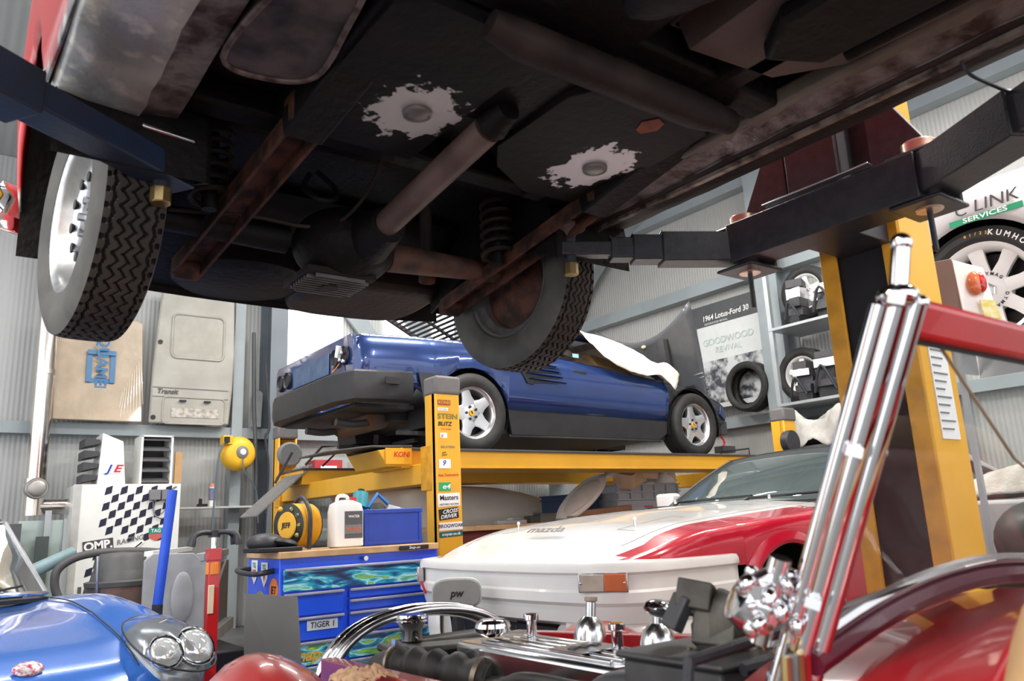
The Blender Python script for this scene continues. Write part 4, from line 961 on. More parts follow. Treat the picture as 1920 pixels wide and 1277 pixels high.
# faired lamps on the left and right wings
for s in (-1, 1):
    cx, cy, cz = -.02, s*.55, .56
    q = MB().ell((cx-.05, cy, cz-.02), (.20, .155, .10), mat('lamp_bowl', (.30, .33, .36), .2, .5), 28, 14, (0, .5, s*.15)).build('lamp_bowl', BS)
    for dx, dy, r in ((.02, -.075, .07), (.0, .065, .085)):
        k = MB().lathe([(r*.3, -.05), (r*.8, -.03), (r, .004), (r*1.06, .006), (r*1.06, -.004)], (cx+dx+.08, cy+s*dy, cz+.03), (.85, s*.1, .5), CHR, 32)
        k.ell((cx+dx+.08, cy+s*dy, cz+.03), (r*.9, r*.9, r*.35), mat('lamp_glass', (.8, .84, .86), .03, coat=1, metal=.6, var=.05), 24, 10, (0, 1.04, 0)).build('round_lamp', q)
    rim = smooth([(cx+.19, cy+s*.02, cz-.05), (cx+.14, cy-s*.13, cz+.0), (cx-.02, cy-s*.165, cz+.075), (cx-.22, cy-s*.10, cz+.125), (cx-.29, cy, cz+.145), (cx-.22, cy+s*.12, cz+.12), (cx-.03, cy+s*.17, cz+.05), (cx+.12, cy+s*.14, cz-.03)], 6, True)
    MB().tube(rim, .004, BKP, 6, closed=True).build('cover_seal', q)
    k = MB(); c = V((cx-.03, cy, cz+.105)); n_ = len(rim); rr = [[c.lerp(p, t)+V((.02, 0, .045))*(1-t*t) for p in list(rim)+[rim[0]]] for t in (0, .25, .5, .75, .9, 1)]
    k.grid(rr, mat('clear_cover', (1, 1, 1), .0, trans=1, ior=1.2, var=0)).build('clear_cover', q)
# windscreen, badge, bonnet detail
ws = [[(lerp(-1.30-.12*q*q, -1.75-.05*q*q, t), lerp(.60, .5, t)*q, lerp(.80-.02*q*q, 1.16, t)) for q in frange(-1, 1, 12)] for t in (0, .33, .66, 1)]
MB().grid(ws, mat('screen_glass', (.7, .8, .8), .0, trans=1, ior=1.2, var=0), True).build('windscreen', BS)
mb = MB(); edge = ws[0]+[ws[i][-1] for i in (1, 2)]+ws[3][::-1]+[ws[i][0] for i in (2, 1)]
mb.tube(edge, .012, CHR2, 8, closed=True).build('windscreen_frame', BS)
MB().tube([(-1.27, -.3, .80), (-1.33, .1, .83)], .006, BKP, 6).tube([(-1.25, .1, .79), (-1.34, .45, .83)], .006, BKP, 6).box((-1.2, 0, .765), (.12, 1.0, .02), BKP).build('wipers', BS)
MB().ell((-.05, .02, .592), (.035, .055, .014), mat('enamel_badge', (.75, .75, .75), .3, .5, col2=(.4, .03, .1), nscale=60), 16, 8, (0, .7, 0)).build('bonnet_badge', BS)
MB().box((-2.3, 0, .75), (1.2, 1.2, .12), BKP).box((-2.5, .35, .85), (.15, .4, .35), BKP).box((-2.5, -.35, .85), (.15, .4, .35), BKP).build('cockpit', BS, bevel=.03)
for s in (-1, 1):
    for x in (-.55, -3.0): wheel(BS, (x, s*.68, .345), 180 if s < 0 else 0, 'three')

# ------------------------------------------------------------ red roadster under the raised car
RS = thing('red_roadster', 'red vintage roadster with open engine bay and chrome framed windscreen in the foreground', 'car', (1.22, .9, 0))
RP = mat('roadster_red', (.42, .012, .018), .3, coat=.7, var=.1, nscale=4)
# scuttle: humped between windscreen and cockpit
def scx(t):  # outline across the car, t -1..1 : (x, z)
    x = 1.22+.55*math.copysign(abs(t)**.9, t); return x, .70+.33*(max(0, 1-abs(t)**3.2))**.8
def arc_(y, wsc, zt, zb, hump=.0, n=26):
    out = []
    for i in range(n+1):
        a = pi*i/n; cx = -cos(a); x = 1.22+wsc*math.copysign(abs(cx)**.5, cx); s_ = max(0, sin(a))**.36
        out.append((x, y, zb+(zt-zb)*s_+hump*math.exp(-((x-1.22)/.3)**2)*s_))
    return out
rows = [arc_(.312, .545, .945, .40), arc_(.335, .55, .915, .4), arc_(.37, .55, .890, .4, .01), arc_(.44, .55, .848, .4, .03), arc_(.52, .545, .825, .4, .05), arc_(.60, .54, .82, .4, .04), arc_(.66, .53, .815, .4, .03)]
MB().grid(rows, RP, True).build('scuttle', RS, solid=.004, sharp=60)
TANR = mat('tan_leather', (.5, .3, .14), .6, col2=(.42, .25, .12), nscale=14)
MB().tube([V(p)+V((.0, -.024, .0)) for p in rows[0]], .030, TANR, 14).build('cockpit_roll', RS)
# body behind, doors, tail
mb = MB()
for s in (-1, 1):
    mb.grid([[(1.22+s*w, y, z) for z, w in ((.35, .50), (.5, .54), (.66, .545), (interp(y, [(-1.9, .8), (-.8, .78), (-.2, .62), (.12, .72)]), .53))] for y in frange(-1.9, .25, 12)], RP, s < 0)
mb.grid([[(1.22+.53*x, y, .8-.1*(-1.1-y)) for x in frange(-1, 1, 8)] for y in (-2.0, -1.1)], RP).box((1.22, -2.0, .55), (1.0, .05, .4), RP)
mb.build('rear_body', RS, solid=.01)
SEAT = mat('red_leather', (.32, .02, .02), .5, var=.2, nscale=18)
for x in (.98, 1.46): MB().box((x, -.55, .42), (.42, .45, .14), SEAT).box((x, -.86, .68), (.42, .14, .5), SEAT, (-.2, 0, 0)).build('seat', RS, bevel=.04)
MB().lathe([(.19, -.01), (.2, 0), (.19, .01), (.18, 0), (.19, -.01)], (1.46, -.16, .80), (0, -1, .35), TANR, 40).cyl((1.46, -.15, .80), (1.46, .1, .76), .012, BLK, 12).bar((1.28, -.16, .80), (1.64, -.16, .80), .02, .006, CHR2).build('steering_wheel', RS)
MB().box((1.22, .08, .78), (1.0, .02, .2), mat('dash_red', (.3, .02, .02), .4)).build('dashboard', RS, bevel=.01)
# floor, chassis
MB().box((1.22, -.6, .32), (1.0, 2.4, .04), BKP).box((.92, 1.0, .38), (.06, 2.4, .1), BKP).box((1.52, 1.0, .38), (.06, 2.4, .1), BKP).build('chassis', RS)
# chrome windscreen frame, raked, standing on the scuttle
def fp(x, t): return V((x, lerp(.535, .385, t), lerp(.875, 1.20, t)+.0))
xl, xr = .785, 1.655
def basez(x): return .858+.058*max(0, 1-((x-1.22)/.43)**2)
for x in (xl, xr):
    mb = MB(); s = -1 if x < 1.2 else 1
    a, b = fp(x, -.22), fp(x, 1.0); a.x -= s*.0
    for dx, dy, r in ((0, 0, .0135), (-s*.015, -.013, .011), (s*.012, .011, .010), (-s*.027, .004, .008)):
        mb.cyl(a+V((dx, dy, 0)), b+V((dx, dy, 0)), r, CHR, 14)
    for t in (.08, .55, 1.0): mb.bar(fp(x, t)+V((-.022, -.012, 0)), fp(x, t)+V((.022, .012, 0)), .016, .011, CHR2, (0, -.4, 1)).ell(fp(x, t)+V((s*-.02, -.016, .0)), .008, CHR, 10, 8)
    mb.ell(fp(x, 1.02), (.026, .02, .014), CHR, 16, 8).cyl(fp(x, 1.02), fp(x, 1.02)+V((0, -.012, .055)), .0095, CHR, 12).ell(fp(x, 1.02)+V((0, -.012, .055)), .011, CHR, 12, 8)
    mb.ell(fp(x, -.2), (.02, .03, .03), CHR, 12, 8).build('windscreen_pillar', RS)
mb = MB().bar(fp(xl, .97)+V((.01, 0, 0)), fp(xr, .97), .036, .042, mat('header_red', (.55, .015, .02), .32, coat=.6, var=.08), (0, -.4, 1)); mb.build('header_rail', RS, bevel=.008)
mb = MB().bar(fp(xl, .91), fp(xr, .91), .012, .01, BKP, (0, -.4, 1)); mb.build('header_seal', RS)
bz_ = [(x, fp(x, 0).y, basez(x)) for x in frange(xl, xr, 20)]
MB().tube(bz_, .009, CHR2, 8).tube([V(p)+V((0, 0, -.022)) for p in bz_], .014, mat('maroon_rubber', (.12, .01, .03), .35, coat=.5), 8).build('base_strip', RS)
gl = [[fp(x, lerp((basez(x)-.875)/.325, .92, t)) for x in frange(xl+.012, xr-.012, 20)] for t in (0, .5, 1)]
q = MB().grid([[p for p in gl[0]], gl[2]], mat('windscreen_glass', (.93, .95, .94), .0, trans=1, ior=1.22, var=0)); q.sm = [False]*len(q.sm); q.build('windscreen_glass', RS, solid=.005, sharp=0)
MB().tube([fp(xl+.12, .93)+V((0, .012, 0)), fp(1.2, .55)+V((0, .012, 0)), fp(1.62, .2)+V((0, .012, 0))], .0022, mat('tan_cord', (.6, .42, .25), .6), 6).build('wiper_cord', RS)
# bracket cluster at the pillar foot
mb = MB(); c = V((.758, .56, .898))
for i in range(20):
    a = i*2.4; mb.ell(c+V((.024*cos(a)*(1+.35*(i % 3)), .022*sin(a)-.004, -.028+.0032*i)), (.011, .008, .006+.002*(i % 3)), CHR, 12, 8, (i, i*.7, 0))
mb.cyl(c+V((-.03, 0, .02)), c+V((.03, .0, .03)), .014, CHR, 14).cyl(c+V((0, .02, -.04)), c+V((0, -.02, .05)), .012, CHR, 14).lathe([(.03, -.02), (.036, 0), (.03, .02), (.02, .024), (0, .026)], c+V((.0, .02, .0)), (-.6, .4, .5), CHR, 20)
mb.build('pivot_bracket', RS)
mb = MB()
for dx, m in ((-.012, YELD), (.012, YELD), (0, GREY), (.024, RP)): mb.cyl(c+V((dx, -.02, -.05)), c+V((dx+.0, -.01, -.17)), .006, m if m != YELD else BRS, 8)
mb.build('hood_clips', RS)
# front wings
for s in (-1, 1):
    rows = []
    for i in range(19):
        a = pi*(-.1+1.0*i/18); y = 1.95+.40*cos(a); z = .28+.40*sin(a)
        rows.append([(1.22+s*(.44+.24*j/8), y+.0, z-(.04 if s > 0 else .0)+.045*sin(pi*j/8)-.10*(j/8)**4) for j in range(9)])
    MB().grid(rows, mat('wing_red_lit', (.5, .03, .03), .3, coat=.8, var=.05) if s < 0 else RP, s > 0).build('front_wing', RS, solid=.004)  # near wing gets a lighter red: flash light put into its colour
    wheel(RS, (1.22+s*.56, 1.95, .32), 90 if s < 0 else -90, 'plain')
    MB().prism([(1.22+s*.53, 1.55, .52), (1.22+s*.53, -.9, .25), (1.22+s*.74, -.9, .25), (1.22+s*.74, 1.5, .30)], (0, 0, .01), RP).build('running_board', RS)
# bonnet side rails
for s in (-1, 1):
    mb = MB().prism([(1.22+s*.29, 2.1, .665), (1.22+s*.33, 2.1, .665), (1.22+s*.50, .68, .735), (1.22+s*.44, .68, .735)], (0, 0, -.05), RP)
    mb.prism([(1.22+s*.32, 2.1, .66), (1.22+s*.49, .68, .72), (1.22+s*.50, .68, .38), (1.22+s*.36, 2.1, .34)], (s*.006, 0, 0), RP)
    mb.build('bonnet_side', RS, bevel=.006)
# radiator shell: chrome arch
pts = smooth([(.90, 2.12, .34), (.905, 2.12, .55), (.94, 2.12, .665), (1.04, 2.12, .735), (1.22, 2.12, .762), (1.40, 2.12, .735), (1.50, 2.12, .665), (1.535, 2.12, .55), (1.54, 2.12, .34)], 6)
MB().tube(pts, .014, CHR, 10).tube([V(p)+V((0, -.03, -.003)) for p in pts], .012, CHR2, 10).tube([V(p)+V((0, .035, -.008)) for p in pts], .02, CHR, 10).build('radiator_shell', RS)
MB().prism([(.94, 2.05, .35), (.95, 2.05, .56), (1.0, 2.05, .65), (1.1, 2.05, .695), (1.34, 2.05, .695), (1.44, 2.05, .65), (1.49, 2.05, .56), (1.5, 2.05, .35)], (0, -.09, 0), mat('radiator_grimy', (.045, .04, .032), .55, col2=(.02, .018, .016), nscale=20, bump=.2)).prism([(1.0, 2.0, .68), (1.5, 2.0, .66), (1.5, 1.9, .65), (1.0, 1.9, .67)], (0, 0, .02), MATS['radiator_grimy']).build('radiator', RS, bevel=.02)
mb = MB().lathe([(0, .022), (.038, .022)]+[(.04+.003*(k % 2), .016-.004*k) for k in range(4)]+[(.036, -.004), (.028, -.02), (.028, -.045)], (1.10, 1.98, .742), (0, 0, 1), CHR, 24); mb.build('radiator_cap', RS)
HOS = mat('dirty_hose', (.05, .047, .042), .55, col2=(.025, .023, .022), nscale=14)
pth = smooth([(1.02, 2.02, .62), (1.0, 1.94, .645), (1.02, 1.87, .655), (1.07, 1.74, .65), (1.12, 1.62, .635)], 10)
MB().tube(pth, [.042+(.007*sin(i*1.45) if i > 18 else 0) for i in range(len(pth))], HOS, 20).build('top_hose', RS)
mb = MB()
for i in (16, 36): mb.tube([pth[i], pth[i+1]], .05, mat('hose_clip', (.3, .24, .18), .4, .7), 20).box(pth[i]+V((0, 0, .055)), (.012, .02, .02), CHR2)
mb.build('hose_clip', RS, each=True)
# engine
EB = mat('engine_block', (.10, .088, .07), .5, col2=(.04, .035, .03), nscale=16)
MB().box((1.20, 1.45, .5), (.26, .62, .3), EB).box((1.2, 1.74, .56), (.2, .08, .16), EB).build('engine_block', RS, bevel=.02)
mb = MB().box((1.20, 1.48, .675), (.19, .58, .075), ALU); mb.build('rocker_cover', RS, bevel=.012)
mb = MB()
for k in range(5): mb.box((1.135+k*.033, 1.46, .716), (.012, .46, .008), mat('cover_rib', (.8, .8, .8), .15, 1))
mb.box((1.20, 1.48, .642), (.22, .6, .012), ALU)
mb.build('cover_ribs', RS, bevel=.003)
q = MB().lathe([(0, .03), (.03, .03), (.042, .022), (.045, .012), (.04, .0), (.02, -.01)], (1.16, 1.68, .735), (0, 0, 1), CHR, 28); q.build('oil_filler_cap', RS)
mb = MB()
for y in (1.60, 1.30): mb.cyl((1.22, y, .715), (1.22, y, .765), .012, CHR, 14).cyl((1.22, y, .762), (1.22, y, .777), .019, CHR, 14)
mb.build('cover_nut', RS, bevel=.002, each=True)
mb = MB().box((1.20, 1.38, .722), (.13, .1, .003), CHR2)
for k in range(6): mb.box((1.16+.016*k, 1.38+.01*(k % 2), .725), (.01, .02, .003), BLK)
mb.build('rocker_plate', RS)
for y in (1.62, 1.38):
    mb = MB().lathe([(0, .085), (.02, .083), (.036, .066), (.042, .04), (.043, 0), (.05, -.004), (.05, -.02), (.036, -.026), (.036, -.09)], (1.42, y, .665), (.12, 0, 1), ALU, 32)
    mb.cyl((1.43, y, .74), (1.435, y, .785), .013, CHR2, 14).cyl((1.435, y, .785), (1.436, y, .797), .017, mat('damper_cap', (.35, .27, .2), .5), 8).cyl((1.34, y, .58), (1.5, y, .58), .035, ALU, 20).box((1.36, y, .6), (.06, .1, .08), ALU)
    mb.cyl((1.47, y-.06, .60), (1.47, y-.06, .66), .03, ALU, 20); mb.build('carburettor', RS, bevel=.002)
MB().box((1.30, 1.5, .585), (.09, .5, .07), EB).build('inlet_manifold', RS, bevel=.015)
MB().cyl((1.10, 1.58, .60), (1.10, 1.2, .60), .05, EB, 20).ell((1.1, 1.3, .63), (.05, .07, .045), DGREY, 18, 10).build('dynamo', RS)
MB().tube(smooth([(1.04, 1.5, .64), (1.0, 1.35, .69), (1.05, 1.2, .68), (1.14, 1.08, .66)], 5), .014, HOS, 10).tube(smooth([(1.10, 1.25, .65), (1.08, 1.15, .69), (1.12, 1.05, .68)], 5), .03, DGREY, 12).build('breather_hose', RS)
# bulkhead box and the parts on it
bxm = mat('bulkhead_box_grey', (.065, .065, .065), .45, col2=(.04, .04, .04), nscale=10)
MB().box((1.24, .93, .66), (.52, .21, .21), bxm).box((1.24, .93, .772), (.54, .23, .012), bxm).build('bulkhead_box', RS, bevel=.01)
MB().box((1.12, 1.07, .655), (.18, .07, .07), bxm).build('battery_lid', RS, bevel=.008)
reg = MB(MX.Translation((1.085, .91, .806)) @ MX.Scale(1.15, 4) @ MX.Translation((-1.12, -.9, -.826))).box((1.12, .90, .826), (.075, .06, .05), EB, (.1, .3, .5)).lathe([(0, .05), (.03, .048), (.04, .03), (.042, -.02), (.03, -.04), (0, -.045)], (1.125, .895, .83), (.3, -.4, .8), EB, 14).box((1.10, .92, .876), (.05, .05, .04), EB, (.2, .2, .6)).box((1.07, .93, .855), (.02, .03, .05), DGREY, (.3, .4, 0)).cyl((1.17, .86, .80), (1.19, .84, .85), .012, EB, 10)
for a, b in (((1.15, .87, .80), (1.15, .86, .775)), ((1.10, .93, .80), (1.09, .95, .775))): reg.cyl(a, b, .01, BRS, 8)
reg.tube(smooth([(1.14, .9, .81), (1.12, .95, .79), (1.10, .98, .76), (1.08, 1.0, .78)], 5), .006, BLK, 6).box((1.16, .855, .80), (.014, .012, .05), mat('copper_tab', (.45, .2, .1), .4, .8))
reg.build('wiper_motor', RS, bevel=.010)
MB().ell((1.08, 1.03, .835), (.045, .028, .016), CHR, 20, 10, (.2, .15, .2)).tube([(1.10, 1.0, .833), (1.12, .96, .825)], .008, BLK, 8).build('chrome_lever', RS)
MB().box((1.20, .86, .80), (.13, .035, .045), mat('white_fluid_tank', (.75, .75, .8), .4)).build('fluid_reservoir', RS, bevel=.008)
mb = MB().tube(smooth([(1.22, .84, .79), (1.15, .80, .785), (1.10, .78, .78), (1.0, .8, .77)], 5), .01, BLK, 8).tube(smooth([(1.18, .83, .80), (1.12, .80, .80), (1.06, .78, .79)], 5), .008, mat('copper_pipe', (.5, .28, .18), .35, .8), 8); mb.build('pipes', RS)
MB().tube([(.72, .67, .72), (.74, .67, .83), (.95, .67, .845), (1.3, .67, .88), (1.55, .67, .85)], .008, BLK, 8).build('bonnet_seal', RS)
# ------------------------------------------------------------ blue tool chest
tx0, tx1, ty, tz = 1.515, 2.47, 4.1, .865
TB = mat('chest_blue', (.012, .09, .82), .3, coat=.4, var=.06)
tc_ = thing('tool_chest', 'blue roller tool chest with grey drawer pulls and a wooden top', 'tool chest', (2.0, 4.35, 0))
mb = MB().box(((tx0+tx1)/2, ty+.27, (tz+.12)/2), (tx1-tx0, .50, tz-.12), TB); mb.build('chest_body', tc_, bevel=.008)
MB().box(((tx0+tx1)/2-.01, ty+.255, tz+.012), (tx1-tx0+.0, .53, .035), WOOD).build('wooden_top', tc_, bevel=.004)
PUL = mat('drawer_pull_grey', (.42, .43, .52), .35, .5)
def art_mat():
    m = mat('drawer_art', (.02, .25, .5), .3, coat=.5); N = m.node_tree.nodes; L = m.node_tree.links; tc = [n for n in N if n.type == 'TEX_COORD'][0]
    mp = N.new('ShaderNodeMapping'); mp.inputs['Scale'].default_value = (3, 6, 12); mp.inputs['Rotation'].default_value = (0, .5, 0); L.new(tc.outputs['Object'], mp.inputs[0])
    nz = N.new('ShaderNodeTexNoise'); nz.inputs['Scale'].default_value = 1.6; nz.inputs['Detail'].default_value = 4; nz.inputs['Distortion'].default_value = 1.2; L.new(mp.outputs[0], nz.inputs['Vector'])
    cr = N.new('ShaderNodeValToRGB'); e = cr.color_ramp.elements; e[0].position = .32; e[0].color = (.004, .01, .06, 1); e[1].position = .72; e[1].color = (.7, .75, .1, 1)
    for p, c in ((.42, (.005, .09, .3)), (.5, (.02, .45, .6)), (.55, (.5, .85, .9)), (.61, (.05, .4, .2)), (.66, (.35, .6, .03))): k = e.new(p); k.color = (*c, 1)
    L.new(nz.outputs['Fac'], cr.inputs[0]); L.new(cr.outputs[0], N['Principled BSDF'].inputs['Base Color']); return m
ART = art_mat()
def drawer(x0, x1, z0, z1, art=False, txt=None, lab=None):
    o = MB().box(((x0+x1)/2, ty+.012, (z0+z1)/2), (x1-x0, .02, z1-z0-.006), ART if art else TB).build('drawer', tc_, bevel=.002)
    MB().box(((x0+x1)/2, ty-.004, z1-.004), (x1-x0, .022, .014), PUL).build('drawer_pull', o, bevel=.003)
    if lab: MB().box((lab[0], ty-.001, lab[1]), (lab[2], .004, lab[3]), mat('paper_label', (.62, .66, .74), .5)).text(txt, (lab[0], ty-.005, lab[1]), (1, 0, 0), (0, 0, 1), lab[4], BKP, .1, .01).build('drawer_label', o)
    elif txt: MB().text(txt, ((x0+x1)/2+.01, ty-.001, (z0+z1)/2-.005), (1, 0, 0), (0, 0, 1), .085, YEL, .25, .02).build('drawer_script', o)
zs = tz-.06
drawer(1.535, 2.40, zs-.115, zs, True)
xl_, xm_, xr_ = 1.535, 1.865, 2.42
z = zs-.125
for h, t, a, lab in ((.115, None, 0, None), (.115, 'TIGER 1', 0, (1.745, z-.165, .17, .05, .04)), (.115, 'Snap-on', 1, None), (.105, None, 1, None), (.13, None, 1, None)):
    drawer(xl_, xm_, z-h, z, a, t, lab); z -= h+.008
z = zs-.125
for i, h in enumerate((.05, .055, .105, .12, .16, .10)):
    drawer(xm_+.035, xr_, z-h, z, i in (3, 4), 'CAVALIER' if i == 2 else None, (2.20, z-.055, .16, .045, .04) if i == 2 else None); z -= h+.008
MB().box((1.80, ty-.004, .175), (.2, .004, .085), WHP).text('Masters', (1.80, ty-.008, .185), (1, 0, 0), (0, 0, 1), .05, BKP, 0, .01).box((1.80, ty-.007, .145), (.18, .004, .02), mat('sticker_teal', (.01, .12, .12), .5)).build('chest_sticker', tc_)
MB().cyl((1.99, ty-.002, tz-.03), (1.99, ty-.016, tz-.03), .013, CHR2, 20).build('lock', tc_)
MB().box((2.29, ty-.02, tz+.012), (.19, .01, .026), BKP).text('Snap-on', (2.29, ty-.026, tz+.012), (1, 0, 0), (0, 0, 1), .022, WHP, .2, .01).build('maker_plate', tc_, bevel=.004)
mb = MB().tube(smooth([(tx0, 4.2, .80), (tx0-.07, 4.2, .79), (tx0-.08, 4.3, .785), (tx0-.08, 4.5, .79), (tx0-.07, 4.58, .80), (tx0, 4.58, .80)], 4), .014, BLK, 10); mb.build('side_handle', tc_)
for i, (y, z_) in enumerate(((4.50, .80), (4.34, .79))):
    MB().prism([(tx0-.002, y+.05, z_+.05), (tx0-.002, y-.05, z_+.05), (tx0-.002, y-.05, z_-.03), (tx0-.002, y, z_-.08), (tx0-.002, y+.05, z_-.03)], (-.001, 0, 0), WHP).prism([(tx0-.004, y+.03, z_+.0), (tx0-.004, y-.03, z_), (tx0-.004, y, z_-.05)], (-.001, 0, 0), mat('pale_red_print', (.6, .2, .15), .5)).text('TG', (tx0-.006, y, z_+.022), (0, -1, 0), (0, 0, 1), .04, GNP, 0, .02).build('side_sticker', tc_)
MB().cyl((tx0-.001, 4.19, .70), (tx0-.004, 4.19, .70), .062, mat('orange_sticker', (.8, .22, .03), .5), 32).text('JET', (tx0-.006, 4.19, .70), (0, -1, 0), (0, 0, 1), .055, BKP, .1, .02).build('side_sticker', tc_)
MB().cyl((tx0-.001, 4.40, .56), (tx0-.003, 4.40, .56), .13, mat('olive_ring', (.08, .11, .05), .5, col2=(.25, .27, .2), nscale=30), 40).cyl((tx0-.003, 4.40, .56), (tx0-.005, 4.40, .56), .085, WHP, 40).build('side_sticker', tc_)
for x in (1.6, 2.38):
    for y in (4.2, 4.5): MB().cyl((x-.02, y, .06), (x+.02, y, .06), .06, BLK, 20).box((x, y, .115), (.07, .07, .012), CHR2).build('castor', tc_)
TT = tz+.03
# cable reel
cr_ = thing('cable_reel', 'black cable reel wound with yellow cable on the wooden chest top', 'cable reel', (1.72, 4.36, TT))
ax = V((-.93, -.36, 0)).normalized(); o0 = V((1.70, 4.38, TT+.135))
MB().lathe([(.06, .0), (.115, .0), (.122, .005), (.115, .01), (.0, .012)], o0+ax*.05, ax, mat('reel_black', (.02, .02, .02), .4), 36).lathe([(0, 0), (.12, 0), (.12, .008), (0, .01)], o0-ax*.09, ax, MATS['reel_black'], 36).build('reel_drum', cr_)
cb = MB(); YC = mat('yellow_cable', (.8, .42, .02), .45)
for k in range(10): cb.lathe([(.113, -.008), (.121, 0), (.113, .008), (.105, 0), (.113, -.008)], o0+ax*(.045-k*.014), ax, YC, 32)
cb.build('cable', cr_)
MB().lathe([(0, .004), (.07, .004), (.075, 0)], o0+ax*.066, ax, YC, 32).text('JEFF', o0+ax*.073, (-ax.y, ax.x, 0), (0, 0, 1), .04, BKP, 0, .03).build('reel_plate', cr_)
mb = MB()
for k in range(5):
    a = -1.2+k*.6; p = o0+ax*.064+V((-ax.y*cos(a), ax.x*cos(a), 0))*.095+V((0, 0, sin(a)*.095)); mb.ell(p, .012, mat('reel_marks', (.6, .6, .15), .5, col2=(.04, .04, .04), nscale=60), 10, 6)
mb.build('reel_vents', cr_)
MB().tube(smooth([o0+V((.03, -.12, -.13)), o0+V((.03, -.13, .06)), o0+V((.03, 0, .155)), o0+V((.03, .13, .08)), o0+V((.03, .12, -.13))], 5), .012, BLK, 10).build('reel_frame', cr_)
MB().ell(o0+ax*.09+V((-.02, 0, .09)), .014, YC, 10, 8).build('winding_knob', cr_)
# jug
jg = thing('fluid_jug', 'white plastic jug with a red cap and grey label on the tool chest', 'jug', (1.955, 4.28, TT))
def rbox(c, w_, d_, r, z):  # rounded rectangle ring
    return smooth([(c[0]+sx*(w_/2-(0 if k else r)), c[1]+sy*(d_/2-(r if k else 0)), z) for sx, sy, k in ((1, -1, 1), (1, 1, 1), (1, 1, 0), (-1, 1, 0), (-1, 1, 1), (-1, -1, 1), (-1, -1, 0), (1, -1, 0))], 4, True)
c = (1.955, 4.28)
rings = [rbox(c, w_, d_, .03, TT+z_) for w_, d_, z_ in ((.16, .11, 0), (.185, .13, .008), (.185, .13, .20), (.17, .12, .24), (.10, .07, .262), (.02, .02, .268))]
mb = MB().grid([list(r)+[r[0]] for r in rings], mat('milky_plastic', (.8, .8, .78), .35, var=.03), True); mb.build('jug_body', jg)
MB().cyl((2.0, 4.28, TT+.25), (2.0, 4.28, TT+.28), .022, mat('red_cap', (.7, .02, .02), .4), 20).build('jug_cap', jg)
MB().tube(smooth([(1.90, 4.28, TT+.24), (1.91, 4.28, TT+.285), (1.96, 4.28, TT+.285), (1.975, 4.28, TT+.25)], 4), .011, MATS['milky_plastic'], 8).build('jug_handle', jg)
MB().box((1.975, 4.212, TT+.125), (.11, .004, .15), mat('label_dark_grey', (.1, .1, .11), .5)).box((1.975, 4.209, TT+.10), (.11, .003, .05), GREY).text('RS PRO', (1.975, 4.206, TT+.10), (1, 0, 0), (0, 0, 1), .026, mat('orange_print', (.8, .15, .02), .5), 0, .02).text('WATER', (1.975, 4.207, TT+.17), (1, 0, 0), (0, 0, 1), .02, WHP, 0, .02).build('jug_label', jg)
# blue storage bin
BN = mat('bin_blue', (.02, .06, .42), .4)
bn = thing('storage_bin', 'blue plastic storage bin full of odds and ends on the tool chest', 'storage bin', (2.24, 4.38, TT))
x0, x1, y0, y1 = 2.07, 2.43, 4.26, 4.56; z1 = TT+.20
mb = MB()
for a, b, d in (((x0+x1)/2, y0, 0), ((x0+x1)/2, y1, 0)): mb.box((a, b, TT+.1), (x1-x0, .008, .2), BN)
for a in (x0, x1): mb.box((a, (y0+y1)/2, TT+.1), (.008, y1-y0, .2), BN)
mb.box(((x0+x1)/2, (y0+y1)/2, TT+.006), (x1-x0, y1-y0, .012), BN).build('bin_walls', bn, bevel=.002)
mb = MB().box(((x0+x1)/2, y0-.006, z1-.005), (x1-x0+.03, .016, .025), BN).box(((x0+x1)/2, y0-.004, TT+.012), (x1-x0+.03, .012, .02), BN)
for x in (x0, x1): mb.box((x, y0-.006, TT+.1), (.02, .012, .2), BN)
mb.build('bin_rim', bn, bevel=.004)
solo(MB().tube([(2.10, 4.40, z1+.02), (2.12, 4.42, z1+.11)], [.05, .045], mat('teal_can', (.05, .3, .36), .4), 18).cyl((2.12, 4.42, z1+.11), (2.125, 4.425, z1+.13), .02, BKP, 14), 'spray_can', 'teal topped can sticking out of the blue storage bin', 'can')
solo(MB().lathe([(0, .0), (.05, .0), (.055, .02), (.04, .05), (.0, .055)], (2.20, 4.36, z1-.01), (-.4, -.7, .5), mat('black_coil', (.03, .03, .03), .5), 20).tube([(2.14, 4.36, z1+.02), (2.2, 4.36, z1+.10), (2.27, 4.36, z1+.04)], .012, mat('bright_blue_plastic', (.03, .2, .6), .4), 8), 'power_tool', 'black and blue power tool lying in the storage bin', 'tool')
solo(MB().box((2.36, 4.36, z1-.005), (.12, .12, .03), WHP, (.2, .3, .2)), 'rag', 'white folded rag at the right end of the blue bin', 'rag')
# black case
cs = thing('black_case', 'black plastic case and folded bag at the left end of the chest top', 'case', (1.53, 4.28, TT))
MB().box((1.52, 4.24, TT+.012), (.24, .24, .024), BKP).ell((1.50, 4.30, TT+.05), (.10, .10, .05), mat('case_grey', (.045, .045, .05), .45), 20, 10).build('case_shell', cs, bevel=.005)
MB().ell((1.58, 4.22, TT+.045), (.07, .07, .025), BKP, 18, 8, (.1, .2, .3)).build('folded_bag', cs)

# ------------------------------------------------------------ things by the back wall
def lens(name, label, cat, loc, **k): return thing(name, label, cat, loc, **k)
